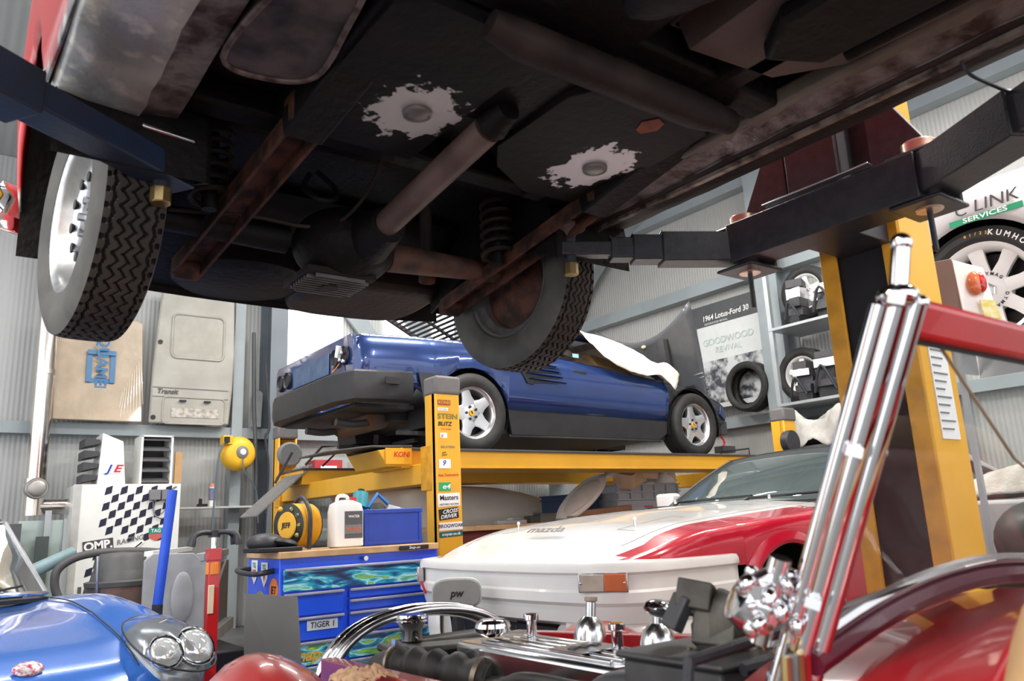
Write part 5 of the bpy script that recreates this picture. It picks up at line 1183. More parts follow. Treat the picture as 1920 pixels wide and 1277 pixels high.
# boxed bonnet on the wall rail
b = thing('cardboard_box', 'large flat cardboard box in shrink wrap standing on the wall rail', 'box', (1.3, 9.0, 2.19))
CB = mat('wrapped_cardboard', (.42, .33, .24), .3, col2=(.35, .28, .2), nscale=5, coat=.5, bump=.4, bscale=9)
MB().prism([(.93, 8.93, 2.19), (1.76, 8.93, 2.19), (1.73, 9.02, 3.28), (1.68, 9.02, 3.31), (.90, 9.02, 3.25)], (0, .05, 0), CB).build('box_card', b, bevel=.01)
q = MB(); PB = mat('box_print_blue', (.06, .17, .33), .5)
for dx, dz, w_, h in ((-.11, 0, .05, .34), (.11, 0, .05, .34), (0, .15, .27, .05), (0, -.15, .27, .05)): q.box((1.34+dx, 8.957-.02*dz, 2.76+dz), (w_, .002, h), PB, (-.08, 0, 0))
q.text('QUAMEN', (1.34, 8.94, 2.76), (0, .08, -1), (1, 0, 0), .15, PB, 0, .03); q.build('box_print', b)
q = MB()
for k in range(9): q.tube([(1.52+k*.03, 8.935, 2.22+k*.02), (1.56+k*.02, 8.955, 2.5+k*.05)], .002, mat('wrap_crease', (.8, .72, .6), .2, coat=1), 4)
for k in range(5): q.tube([(.97+k*.04, 9.0, 3.2), (.95+k*.02, 8.98, 3.0)], .002, MATS['wrap_crease'], 4)
q.build('wrap_crease', b, each=True)
# van door
dr = thing('van_door', 'dirty white van rear door with a blank window, leaning on the wall rail', 'vehicle door', (2.24, 9.0, 2.18))
VD = mat('dirty_white', (.36, .35, .31), .45, col2=(.30, .285, .25), nscale=3)
out = [(1.83, 2.19), (2.67, 2.19), (2.70, 2.6), (2.71, 3.0), (2.69, 3.66), (1.90, 3.72), (1.875, 3.4), (1.84, 2.8)]
MB().prism([(x, 8.95, z) for x, z in out], (0, .06, 0), VD).build('door_skin', dr, bevel=.02)
def rr(x0, x1, z0, z1, y, r=.06, n=5):
    return [(x+sx*0+r*cos(a), y, z+r*sin(a)) for x, z, a0 in ((x1-r, z1-r, 0), (x0+r, z1-r, pi/2), (x0+r, z0+r, pi), (x1-r, z0+r, 3*pi/2)) for sx in (1,) for a in frange(a0, a0+pi/2, n)]
w1 = rr(2.02, 2.58, 2.92, 3.42, 8.948)
MB().tube(w1, .014, VD, 8, closed=True).prism(rr(2.035, 2.565, 2.935, 3.405, 8.950), (0, -.004, 0), mat('blank_window', (.34, .325, .28), .4)).build('blank_window', dr)
MB().box((2.25, 8.945, 2.58), (.8, .006, .008), GREY).box((2.25, 8.945, 2.48), (.8, .004, .006), GREY).prism(rr(2.0, 2.6, 2.20, 2.45, 8.952, .04), (0, .004, 0), mat('recess_white', (.5, .48, .43), .5)).tube(rr(1.96, 2.62, 2.19, 2.48, 8.948, .05), .01, VD, 6, closed=True).box((2.30, 8.945, 2.31), (.5, .003, .1), mat('grimy_smear', (.28, .26, .23), .6, col2=(.5, .47, .42), nscale=22)).build('plate_recess', dr)
MB().box((2.16, 8.93, 2.44), (.07, .02, .018), BKP).box((2.42, 8.93, 2.44), (.07, .02, .018), BKP).cyl((1.90, 8.955, 3.08), (1.90, 8.94, 3.08), .025, BKP, 14).cyl((1.87, 8.955, 2.25), (1.87, 8.94, 2.25), .025, BKP, 14).build('door_fitting', dr, each=True)
MB().text('Transit', (2.0, 8.941, 2.535), (1, 0, 0), (0, 0, 1), .075, DGREY, .2, .025).build('door_badge', dr)
solo(MB().prism([(2.93, 9.0, 2.19), (3.05, 9.0, 2.19), (3.08, 9.05, 2.6), (3.0, 9.05, 2.65)], (0, .02, 0), mat('grey_trim_piece', (.3, .31, .32), .5)), 'trim_panel', 'narrow grey trim panel on the rail between the two steel columns', 'panel')
# flue
FL = mat('flue_steel', (.72, .66, .6), .16, 1, var=.15, nscale=3)
fu = thing('flue_pipe', 'shiny steel flue pipe running up the wall left of the heater', 'flue', (.82, 8.85, 1.0))
mb = MB().cyl((.84, 8.85, 1.25), (.80, 8.85, 4.9), .088, FL, 36)
for z in (1.55, 2.62, 3.6): mb.cyl((.83, 8.85, z), (.83, 8.85, z+.05), .094, FL, 36)
mb.build('vertical_run', fu)
MB().cyl((.84, 8.85, 1.33), (1.2, 8.85, 1.33), .075, FL, 30).build('side_branch', fu)
MB().lathe([(0, .03), (.09, .03), (.10, .02), (.10, -.12), (.0, -.12)], (.84, 8.74, 1.50), (0, -1, 0), mat('dull_flue', (.36, .34, .32), .4, .7), 30).ell((.84, 8.70, 1.50), (.08, .02, .08), MATS['dull_flue'], 20, 10).build('inspection_cap', fu)
# heater cabinet
ht = thing('heater_cabinet', 'white heater cabinet with chequered flag and racing stickers', 'heater', (1.63, 8.75, 0))
HX0, HX1, HY, HZ = 1.13, 2.08, 8.5, 1.52
MB().box(((HX0+HX1)/2, HY+.3, HZ/2), (HX1-HX0, .6, HZ), mat('cabinet_white', (.78, .79, .76), .35, var=.04)).box((HX0+.02, HY-.003, HZ/2), (.07, .012, HZ), mat('cabinet_edge', (.5, .5, .48), .4)).build('cabinet_body', ht, bevel=.02)
mb = MB(); NC = mat('flag_navy', (.015, .015, .04), .45); cw, ch_ = .068, .082
for i in range(13):
    for j in range(9):
        if (i+j) % 2: continue
        x = 1.32+j*cw+(.008*(8-i) if i < 8 else .0); z = 1.45-i*ch_*.92; sk = .02
        if i == 7 or (i == 6 and j < 4): continue
        if i > 8: x = 1.26+j*cw
        if i > 8 and j > 6: continue
        mb.prism([(x, HY-.002, z-.035), (x+cw*.9, HY-.002, z-.035+sk), (x+cw, HY-.002, z+.035+sk), (x+.012, HY-.002, z+.035)], (0, -.001, 0), NC)
mb.build('chequered_flag', ht)
MB(MX.Translation((1.36, HY-.006, .945)) @ MX.Rotation(-.12, 4, 'Y')).box((0, 0, 0), (.26, .004, .11), DGREY).text('OMP.', (0, -.004, 0), (1, 0, 0), (0, 0, 1), .105, WHP, 0, .04).build('cabinet_sticker', ht)
MB(MX.Translation((1.64, HY-.006, .955)) @ MX.Rotation(-.2, 4, 'Y')).text('RACING', (0, 0, .03), (1, 0, 0), (0, 0, 1), .065, GREY, .2, .02).box((.04, 0, -.05), (.18, .004, .035), WHP, (0, -.5, 0)).box((.04, -.003, -.05), (.14, .002, .012), BKP, (0, -.5, 0)).build('cabinet_sticker', ht)
MB().prism([(1.80, HY-.002, 1.09), (1.93, HY-.002, 1.09), (1.93, HY-.002, 1.0), (1.865, HY-.002, .965), (1.80, HY-.002, 1.0)], (0, -.002, 0), mat('shield_green', (.03, .25, .2), .5)).prism([(1.80, HY-.005, 1.03), (1.93, HY-.005, 1.03), (1.93, HY-.005, 1.0), (1.865, HY-.005, .965), (1.80, HY-.005, 1.0)], (0, -.001, 0), mat('shield_red', (.6, .12, .1), .5)).text('TAG', (1.865, HY-.008, 1.06), (1, 0, 0), (0, 0, 1), .045, WHP, 0, .02).build('cabinet_sticker', ht)
q = MB().box((1.83, HY-.03, 1.41), (.1, .06, .1), GREY).box((1.92, HY-.03, 1.41), (.06, .06, .1), GREY).tube(smooth([(1.82, HY-.02, 1.36), (1.84, HY-.02, 1.22), (1.92, HY-.02, 1.18), (1.99, HY-.02, 1.25), (1.99, HY-.02, 1.45), (2.04, HY, 1.49)], 5), .007, GREY, 8).tube([(1.93, HY-.02, 1.36), (1.95, HY-.02, 1.28), (1.90, HY-.02, 1.22)], .006, GREY, 8); q.build('switch_boxes', ht, bevel=.003)
mb = MB()
for k in range(7): mb.box((1.23+k*.055, HY-.003, .50), (.03, .01, .16), mat('vent_dark', (.1, .1, .1), .6))
mb.build('lower_vents', ht)
def duct(name, label, x0, x1, z1, face, txt=None):
    d = thing(name, label, 'air duct', ((x0+x1)/2, 8.75, HZ)); w_ = x1-x0
    if face == 'side':
        MB().prism([(x0, 8.55, HZ), (x1, 8.55, HZ), (x1-.04, 8.55, z1-.08), (x0+.02, 8.55, z1)], (0, .38, 0), MATS['cabinet_white']).build('duct_shell', d, bevel=.006)
        for k in range(4): MB().prism([(x0-.005+.005*k, 8.56, HZ+.05+k*.115), (x0-.13, 8.56, HZ+.02+k*.115), (x0-.13, 8.56, HZ+.10+k*.115), (x0, 8.56, HZ+.09+k*.115)], (0, .36, 0), mat('duct_inside', (.05, .05, .055), .5)).build('louvre_blade', d)
        if txt: MB().box(((x0+x1)/2, 8.547, HZ+.15), (.19, .003, .09), WHP).text('J', ((x0+x1)/2-.035, 8.543, HZ+.15), (1, 0, 0), (0, 0, 1), .1, BLP, .3, .03, 1.2).text('E', ((x0+x1)/2+.04, 8.543, HZ+.15), (1, 0, 0), (0, 0, 1), .1, RDP, .3, .03, 1.3).build('duct_sticker', d)
    else:
        mb = MB()
        for x in (x0, x1): mb.box((x, 8.7, (HZ+z1)/2), (.02, .34, z1-HZ), MATS['cabinet_white'])
        mb.box(((x0+x1)/2, 8.7, z1), (w_+.02, .34, .015), MATS['cabinet_white']).build('duct_shell', d)
        MB().box(((x0+x1)/2, 8.86, (HZ+z1)/2), (w_, .02, z1-HZ), MATS['duct_inside']).build('duct_back', d)
        for k in range(5): MB().box(((x0+x1)/2, 8.58, HZ+.04+k*.105), (w_-.02, .10, .006), mat('blade_grey', (.2, .2, .21), .4, .4), (.5, 0, 0)).build('louvre_blade', d)
duct('heater_outlet', 'white louvred outlet with a blue and red sticker on the left of the heater', 1.32, 1.57, 2.02, 'side', True)
duct('heater_outlet', 'dark slatted outlet facing forward on the right of the heater', 1.70, 1.985, 2.0, 'front')
solo(MB().box((2.07, 8.62, 1.69), (.07, .04, .32), mat('plywood', (.5, .3, .14), .6)), 'wood_offcut', 'upright strip of brown wood on top of the heater', 'wood')
# hose reel
hr = thing('hose_reel', 'round yellow hose reel fixed high on the grey column', 'hose reel', (2.78, 8.72, 1.85))
q = MB().lathe([(0, .06), (.10, .06), (.15, .045), (.185, .0), (.19, -.05), (.185, -.1), (.15, -.13), (0, -.13)], (2.75, 8.78, 1.86), (.15, -1, 0), mat('reel_yellow', (.85, .48, .03), .4, var=.05), 44); q.box((2.60, 8.78, 2.0), (.1, .14, .1), MATS['reel_yellow']); q.build('reel_case', hr, bevel=.006)
MB().lathe([(0, .02), (.04, .02), (.065, .01), (.07, 0)], (2.76, 8.72, 1.87), (.15, -1, 0), GREY, 28).lathe([(0, .03), (.03, .028), (.035, .02)], (2.76, 8.72, 1.87), (.15, -1, 0), WHP, 20).build('reel_hub', hr)
MB().box((2.58, 8.70, 2.0), (.05, .06, .06), BKP).build('hose_outlet', hr)
MB().tube(smooth([(2.56, 8.69, 1.98), (2.50, 8.7, 1.8), (2.48, 8.72, 1.4), (2.47, 8.72, 1.0), (2.46, 8.75, .5)], 6), .010, mat('hose_grey_blue', (.12, .16, .2), .5), 8).tube(smooth([(2.76, 8.70, 1.80), (2.78, 8.7, 1.66), (2.95, 8.8, 1.45), (3.0, 8.85, 1.1)], 6), .008, MATS['hose_grey_blue'], 8).build('hose', hr)
solo(MB().tube(smooth([(2.93, 8.98, 3.3), (2.95, 8.95, 2.4), (2.98, 8.9, 1.6), (3.0, 8.9, .4)], 6), .022, mat('conduit_dark', (.06, .065, .07), .5), 10), 'wall_cable', 'thick dark cable running down beside the hose reel', 'cable')
solo(MB().tube(smooth([(3.02, 8.8, 2.9), (3.08, 8.8, 2.2), (3.04, 8.8, 2.05), (3.08, 8.8, 1.7), (3.06, 8.8, 1.2)], 6), .014, BLK, 8), 'wall_cable', 'thin black cable hanging in front of the dark steel column', 'cable')
sh = thing('wall_shelf', 'narrow wall shelf to the right of the heater', 'shelf', (2.45, 8.9, 1.28))
MB().box((2.5, 8.95, 1.285), (.95, .22, .02), mat('shelf_grey', (.5, .5, .49), .5)).build('shelf_board', sh)
cn = thing('aerosol_can', 'blue and white aerosol can standing on the wall shelf', 'can', (2.50, 8.9, 1.295))
MB().cyl((2.50, 8.88, 1.296), (2.50, 8.88, 1.50), .035, WHP, 20).cyl((2.50, 8.88, 1.36), (2.50, 8.88, 1.49), .0355, mat('can_blue', (.03, .17, .4), .4, col2=(.3, .2, .25), nscale=30), 20).build('can_body', cn)
MB().cyl((2.50, 8.88, 1.50), (2.50, 8.88, 1.54), .03, mat('can_cap_orange', (.75, .3, .2), .4), 20).build('can_cap', cn)
solo(MB().box((2.40, 8.88, 1.31), (.1, .05, .03), BKP).box((2.38, 8.88, 1.35), (.03, .03, .06), BKP), 'air_tool', 'small black air tool lying beside the aerosol can', 'tool')
# tall cupboards and panes at far left
solo(MB().box((.42, 8.1, .58), (.50, .5, 1.16), mat('cupboard_dark', (.075, .08, .09), .45)).box((.29, 7.845, 1.0), (.04, .006, .12), GNP), 'storage_cupboard', 'dark grey cupboard at the far left by the wall', 'cupboard', bevel=.01)
solo(MB().box((.34, 8.05, 1.19), (.06, .06, .06), DGREY).box((.48, 8.05, 1.185), (.1, .06, .05), DGREY), 'spray_gun', 'small dark tools on top of the grey cupboard', 'tool', bevel=.01)
pn = thing('glass_pane', 'pale green glass pane in a grey frame leaning left of the heater', 'glass pane', (.83, 8.3, 0))
MB().box((.86, 8.3, .60), (.36, .02, 1.18), mat('pane_green', (.34, .42, .39), .12, coat=1, var=.15, nscale=2)).build('pane', pn)
MB().box((.87, 8.24, .55), (.10, .03, 1.0), mat('strip_dark', (.07, .09, .085), .4)).box((1.04, 8.28, .6), (.02, .04, 1.2), GALV).box((.90, 8.25, 1.15), (.05, .03, .25), GALV).build('pane_frame', pn)
solo(MB().tube([(.60, 6.3, .80), (.88, 6.5, .92)], [.05, .04], mat('fluid_bottle', (.2, .3, .33), .3), 14), 'plastic_bottle', 'grey blue plastic bottle lying in front of the green glass', 'bottle')
# vacuum cleaner with hose
vc = thing('vacuum_cleaner', 'grey drum vacuum cleaner with a ribbed hose, by the heater', 'vacuum cleaner', (1.18, 6.3, 0))
MB().lathe([(0, .0), (.2, 0), (.21, .1), (.21, .60), (.215, .63), (.2, .64)], (1.16, 6.3, .06), (0, 0, 1), mat('drum_dark', (.05, .055, .06), .5, col2=(.2, .12, .1), nscale=4), 32).build('drum', vc)
MB().lathe([(.22, 0), (.225, .03), (.19, .04), (.175, .1), (.168, .11), (.165, .19), (.14, .22), (0, .23)], (1.16, 6.3, .68), (0, 0, 1), mat('motor_head_grey', (.10, .10, .10), .5), 32).build('motor_head', vc)
MB().tube(smooth([(1.52, 6.35, .875), (1.3, 6.35, .905), (1.0, 6.3, .91), (.84, 6.3, .87), (.76, 6.3, .78), (.80, 6.3, .62), (1.0, 6.25, .50)], 8), .028, mat('vac_hose', (.09, .085, .085), .5), 12).build('hose', vc)
MB().cyl((1.02, 6.15, .05), (.99, 6.15, .89), .012, CHR2, 10).build('steel_wand', vc)
# grey body shell piece on a dark stand
GP = mat('primer_grey', (.36, .37, .38), .45, col2=(.29, .3, .31), nscale=6)
sp = thing('body_shell_section', 'grey primered car body section on a low stand behind the red pole', 'car body part', (1.55, 5.7, 0))
mb = MB().prism([(1.13, 5.4, .44), (1.13, 5.4, .86), (1.18, 5.4, .90), (1.42, 5.4, .89), (1.50, 5.4, .82), (1.50, 5.4, .30), (1.30, 5.4, .30)], (0, .03, 0), GP)
mb.ell((1.36, 5.395, .62), (.07, .02, .16), GP, 20, 10); mb.build('end_panel', sp, bevel=.01)
mb = MB().prism([(1.48, 5.42, .80), (1.48, 5.42, .30), (2.0, 6.6, .30), (2.0, 6.6, .80)], (.01, 0, 0), mat('primer_dark', (.15, .155, .16), .5)).bar((1.46, 5.4, .86), (1.98, 6.6, .86), .05, .05, GP).bar((1.48, 5.42, .42), (1.9, 6.4, .80), .06, .03, GALV).bar((1.46, 5.38, .33), (1.98, 6.5, .33), .10, .08, GP); mb.build('side_rail', sp, bevel=.004)
MB().bar((1.16, 5.45, .90), (1.7, 6.6, .90), .05, .03, WHP).build('top_rail', sp)
MB().box((1.45, 5.6, .15), (.6, .6, .28), BKP).build('stand', sp, bevel=.02)
# blue pole, red jack, grey sheet
solo(MB().cyl((1.14, 5.05, .62), (1.19, 5.05, 1.27), .028, mat('pole_blue', (.02, .09, .62), .35), 16).cyl((1.13, 5.05, 0), (1.14, 5.05, .62), .03, BLK, 16), 'blue_pole', 'tall bright blue pole leaning by the grey body section', 'pole')
jk = thing('transmission_jack', 'upright red jack with a black four armed saddle', 'jack', (1.22, 4.3, 0))
RJ = mat('jack_red', (.55, .012, .015), .3, coat=.5)
MB().box((1.23, 4.3, .50), (.056, .056, .80), RJ).box((1.23, 4.3, .90), (.066, .066, .06), RJ).cyl((1.23, 4.3, .80), (1.23, 4.3, .86), .036, mat('amber_band', (.8, .25, .03), .4), 16).box((1.215, 4.265, .68), (.03, .006, .14), mat('cream_label', (.75, .6, .4), .5)).build('jack_post', jk, bevel=.006)
MB().cyl((1.23, 4.3, .9), (1.23, 4.3, 1.0), .016, CHR, 16).build('ram', jk)
mb = MB().cyl((1.23, 4.3, .985), (1.23, 4.3, 1.02), .03, BLK, 20)
for a in (.5, 2.3, 3.6, 5.5): mb.tube(smooth([(1.23, 4.3, 1.005), (1.23+.07*cos(a), 4.3+.07*sin(a), 1.012), (1.23+.125*cos(a), 4.3+.125*sin(a), .995), (1.23+.14*cos(a), 4.3+.14*sin(a), .945)], 4), [.013]*10+[.017]*3, BLK, 10)
mb.build('saddle', jk)
for a in (.8, 2.4, 3.9, 5.5): MB().bar((1.23, 4.3, .10), (1.23+.22*cos(a), 4.3+.22*sin(a), .06), .05, .05, RJ).cyl((1.23+.22*cos(a)-.015, 4.3+.22*sin(a), .03), (1.23+.22*cos(a)+.015, 4.3+.22*sin(a), .03), .03, BLK, 14).build('jack_leg', jk)
solo(MB().prism([(1.19, 3.62, 0), (1.515, 3.72, 0), (1.49, 3.80, .69), (1.205, 3.70, .735)], (-.001, .004, 0), mat('brushed_sheet', (.24, .24, .24), .38, .7, var=.15, nscale=3)), 'steel_sheet', 'plain grey steel sheet leaning in front of the blue tool chest', 'metal sheet')
# round grey drum fan with script
fn = thing('round_lamp_cover', 'grey oblong cover with black script between the tool chest and the white bumper', 'lamp cover', (1.9, 3.0, 0))
MB().box((1.95, 3.09, .34), (.04, .04, .60), BLK).build('stand', fn)
c = at_ = V((1.92, 3.05, .70)); rt = V((.8, -.6, 0)); bk = V((.6, .8, 0))
oval = [c+rt*((.105)*(math.copysign(abs(cos(a))**.6, cos(a))))+V((0, 0, .062*math.copysign(abs(sin(a))**.6, sin(a)))) for a in frange(0, 2*pi, 32)[:-1]]
MB().prism(oval, bk*.05, mat('cover_grey', (.27, .265, .25), .5)).tube([p+bk*.012 for p in oval], .006, mat('pale_rim', (.5, .52, .5), .4), 8, closed=True).build('cover_body', fn, bevel=.006)
MB().text('pw', c-bk*.003, rt, (0, 0, 1), .045, BKP, .2, .03).build('script', fn)
# ------------------------------------------------------------ bench and clutter under the four post lift
bn2 = thing('work_bench', 'long low bench with a wooden top under the blue coupe', 'bench', (5.2, 5.9, 0))
MB().box((5.0, 5.75, .955), (3.2, .8, .04), WOOD).build('bench_top', bn2, bevel=.004)
MB().box((5.0, 5.42, .87), (3.1, .05, .13), mat('bench_maroon', (.16, .03, .03), .5)).build('bench_front', bn2)
for x in (3.6, 6.4):
    for y in (5.45, 6.05): MB().box((x, y, .47), (.07, .07, .93), WOOD).build('leg', bn2)
# grey stacking crate
GC = mat('crate_grey', (.5, .55, .6), .5, var=.08)
def crate(name, label, x0, x1, y0, y1, z0, h, m, group=None, rows_=2, cols=5):
    t = thing(name, label, 'crate', ((x0+x1)/2, (y0+y1)/2, z0), group=group); mb = MB(); z1 = z0+h
    for y in (y0, y1): mb.box(((x0+x1)/2, y, z0+h/2), (x1-x0, .01, h), m)
    for x in (x0, x1): mb.box((x, (y0+y1)/2, z0+h/2), (.01, y1-y0, h), m)
    mb.box(((x0+x1)/2, (y0+y1)/2, z0+.01), (x1-x0, y1-y0, .02), m); mb.build('crate_walls', t)
    mb = MB()
    for k in range(rows_+1):
        zz = z1-.005-k*h*.24
        mb.box(((x0+x1)/2, y0-.015, zz), (x1-x0+.05, .03, .012), m); mb.box((x0-.015, (y0+y1)/2, zz), (.03, y1-y0, .012), m)
    for k in range(cols+1):
        x = lerp(x0+.005, x1-.005, k/cols); mb.box((x, y0-.015, z1-h*.24*rows_/2-.005), (.014, .028, h*.24*rows_), m)
    mb.build('rim_ribs', t); return t
t = crate('stacking_crate', 'grey ribbed plastic crate heaped with wrapping on the bench', 5.33, 6.18, 5.55, 6.1, 1.0, .30, GC)
MB().box((5.75, 5.538, 1.08), (.12, .004, .02), mat('pink_label', (.7, .1, .15), .5)).build('crate_label', t)
solo(MB().box((5.75, 5.52, 1.0), (.75, .06, .10), mat('pale_board', (.55, .54, .52), .5)), 'pale_board', 'pale board below the grey crate', 'board')
crate('stacking_crate', 'dark blue crate behind the white oval shell', 4.93, 5.27, 5.75, 6.2, 1.06, .16, mat('crate_blue', (.03, .06, .14), .5), None, 1, 4)
solo(MB().bar((4.75, 5.50, 1.01), (5.42, 5.50, 1.05), .12, .10, mat('timber_block', (.42, .22, .13), .6, col2=(.34, .18, .1), nscale=9)), 'timber_block', 'brown timber block in front of the dark blue crate', 'wood', bevel=.006)
SH = mat('lamp_shell', (.9, .87, .82), .35, coat=.4)
solo(MB().ell((4.86, 5.52, 1.18), (.36, .13, .05), SH, 32, 14, (.5, -.62, .0)).ell((4.84, 5.49, 1.19), (.26, .09, .04), mat('shell_inner', (.75, .69, .62), .5), 28, 12, (.5, -.62, .0)), 'oval_panel', 'white oval fibreglass shell tipped up against the crates', 'panel')
PLB = mat('clear_bag', (.95, .94, .92), .25, coat=.8, col2=(.8, .79, .78), nscale=9, bump=.6, bscale=12)
drape('plastic_sheet', [[(5.35, 5.45, 1.34), (5.5, 5.4, 1.44), (5.65, 5.42, 1.47), (5.9, 5.42, 1.40), (6.1, 5.45, 1.33)], [(5.40, 5.7, 1.38), (5.52, 5.7, 1.49), (5.68, 5.7, 1.53), (5.88, 5.7, 1.44), (6.12, 5.7, 1.34)], [(5.4, 6.0, 1.32), (5.55, 6.0, 1.40), (5.7, 6.0, 1.44), (5.9, 6.0, 1.38), (6.1, 6.0, 1.32)]], PLB, 'crumpled clear plastic heaped on the grey crate', 'plastic sheet')
solo(MB().box((5.50, 5.52, 1.37), (.34, .2, .14), mat('kraft_card', (.75, .55, .36), .6), (.2, -.3, .3)).prism([(5.55, 5.42, 1.44), (5.78, 5.40, 1.42), (5.80, 5.44, 1.34), (5.6, 5.44, 1.35)], (0, .03, 0), mat('kraft_light', (.75, .55, .4), .6)), 'cardboard_box', 'torn brown carton lying on the grey crate', 'box')
solo(MB().cyl((6.02, 5.55, 1.30), (6.02, 5.55, 1.40), .11, WHP, 24), 'plastic_tub', 'round white tub at the right of the grey crate', 'tub', bevel=.01)
LTH = mat('dark_grey_hide', (.13, .12, .11), .6)
drape('seat_cover', [[(6.3, 5.4, 1.0), (6.35, 5.4, 1.12), (6.42, 5.4, 1.23), (6.5, 5.42, 1.25)], [(6.6, 5.4, 1.0), (6.62, 5.4, 1.12), (6.66, 5.4, 1.2), (6.7, 5.42, 1.2)], [(6.95, 5.4, 1.0), (6.95, 5.4, 1.12), (7.0, 5.4, 1.2), (7.0, 5.42, 1.22)], [(7.3, 5.4, 1.0), (7.3, 5.4, 1.05), (7.3, 5.4, 1.1), (7.3, 5.42, 1.12)]], LTH, 'dark grey seat cover standing behind the grey crate', 'seat cover')
# small bits along the bench edge
for i, (x, y, dx, dy, dz, m, lb) in enumerate(((3.95, 5.42, .3, .1, .03, GALV, 'flat steel strip at the left end of the bench top'), (4.22, 5.45, .12, .08, .06, DGREY, 'dark square casting on the bench behind the white bonnet'), (4.6, 5.42, .25, .1, .025, mat('brass_bits', (.4, .36, .3), .5), 'tan tray of small parts beside the timber block'), (6.4, 5.42, .5, .05, .08, mat('ribbed_pale', (.6, .58, .54), .5), 'pale ribbed part on the bench below the seat cover'))):
    solo(MB().box((x, y, .976+dz/2), (dx, dy, dz), m, (0, 0, .1*i)).box((x+.05, y, .976+dz+.01), (dx*.4, dy*.6, .02), m, (0, 0, .3)), 'bench_part', lb, 'car part', bevel=.004)
# beige covered shape and shelves behind
BE = mat('beige_cover', (.82, .75, .66), .75, col2=(.74, .67, .58), nscale=3)
drape('car_cover', [[(3.0, 6.9, .7), (3.0, 6.8, 1.0), (3.05, 7.0, 1.28), (3.1, 7.5, 1.33)], [(3.8, 6.7, .7), (3.8, 6.6, 1.05), (3.85, 6.8, 1.34), (3.9, 7.4, 1.38)], [(4.8, 6.6, .7), (4.8, 6.5, 1.05), (4.9, 6.8, 1.32), (4.9, 7.4, 1.36)], [(5.6, 6.6, .7), (5.6, 6.55, .98), (5.6, 6.8, 1.16), (5.6, 7.4, 1.2)], [(6.3, 6.6, .6), (6.3, 6.6, .8), (6.3, 6.8, .9), (6.3, 7.4, .95)]], BE, 'beige dust cover over a low car beneath the four post lift', 'car cover')
sv = thing('shelf_unit', 'low shelf of boxes against the back wall beneath the blue coupe', 'shelf', (5.5, 8.9, 0))
MB().box((5.4, 8.85, 1.55), (4.0, .35, .03), GALV).box((5.4, 8.85, 1.0), (4.0, .35, .03), GALV).build('shelf_boards', sv)
for x in (3.45, 5.4, 7.35): MB().box((x, 8.85, .78), (.05, .35, 1.56), GALV).build('shelf_upright', sv)
cols = [(.5, .05, .06), (.75, .74, .7), (.6, .6, .58), (.05, .2, .3), (.7, .5, .35), (.4, .4, .42)]
pos = ['nearest the left upright', 'second along from the left', 'third along from the left', 'fourth along from the left', 'fifth along from the left', 'second from the right end', 'nearest the right end']
for i in range(7):
    c = cols[i % 6]; nm = ['red', 'white', 'pale grey', 'teal', 'tan', 'grey', 'second red'][i]
    solo(MB().box((3.75+i*.52, 8.8, 1.68), (.34, .26, .22), mat('carton_%s' % nm.replace(' ', '_'), c, .5)).box((3.75+i*.52, 8.668, 1.68), (.2, .004, .08), WHP if i != 1 else RDP), 'carton', '%s carton on the wall shelf, %s' % (nm, pos[i]), 'carton', 'cartons on the wall shelf', bevel=.006)

# ------------------------------------------------------------ right wall
ps = thing('poster', 'black headed motor racing poster with a grey photograph on the right wall', 'poster', (8.0, 6.0, 3.0))
X = 7.93
MB().prism([(X, 6.52, 2.27), (X, 5.50, 2.27), (X, 5.50, 3.60), (X, 6.52, 3.60)], (.02, 0, 0), mat('poster_paper', (.62, .64, .64), .5, var=.05)).build('poster_sheet', ps)
MB().prism([(X-.004, 6.62, 3.34), (X-.004, 5.47, 3.34), (X-.004, 5.47, 3.62), (X-.004, 6.62, 3.62)], (.004, 0, 0), mat('poster_black', (.07, .075, .08), .45)).build('poster_band', ps)
MB().text('1964 Lotus-Ford 30', (X-.008, 6.05, 3.44), (0, -1, 0), (0, 0, 1), .10, WHP, .1, .015, .9).text('GOODWOOD REVIVAL', (X-.008, 6.2, 3.365), (0, -1, 0), (0, 0, 1), .035, WHP).text('GOODWOOD', (X-.006, 6.05, 3.12), (0, -1, 0), (0, 0, 1), .12, mat('pale_teal_print', (.46, .56, .54), .5), 0, .01).text('REVIVAL', (X-.006, 6.05, 3.0), (0, -1, 0), (0, 0, 1), .11, MATS['pale_teal_print']).build('poster_lettering', ps)
def photo_mat():
    m = mat('poster_photo', (.5, .52, .52), .5); N = m.node_tree.nodes; L = m.node_tree.links; tc = [n for n in N if n.type == 'TEX_COORD'][0]
    nz = N.new('ShaderNodeTexNoise'); nz.inputs['Scale'].default_value = 7; nz.inputs['Detail'].default_value = 7; L.new(tc.outputs['Object'], nz.inputs['Vector'])
    cr = N.new('ShaderNodeValToRGB'); e = cr.color_ramp.elements; e[0].position = .4; e[0].color = (.04, .045, .06, 1); e[1].position = .58; e[1].color = (.55, .57, .58, 1)
    L.new(nz.outputs['Fac'], cr.inputs[0]); L.new(cr.outputs[0], N['Principled BSDF'].inputs['Base Color']); return m
MB().prism([(X-.003, 6.47, 2.33), (X-.003, 5.56, 2.33), (X-.003, 5.56, 2.88), (X-.003, 6.47, 2.88)], (.003, 0, 0), photo_mat()).build('poster_photograph', ps)
def loose(kind, label, name, loc, zrot, tilt=0, grp=None, cat='tyre'):
    t = thing(name, label, cat, loc, 0, True, grp); return t
tr = tyre(.30, .20, .215); tr.v = [MX.Translation((7.82, 5.72, 2.44)) @ MX.Rotation(R(90), 4, 'Z') @ v for v in tr.v]
solo(tr, 'tyre', 'bare black tyre standing on the right wall rail beside the poster', 'tyre')
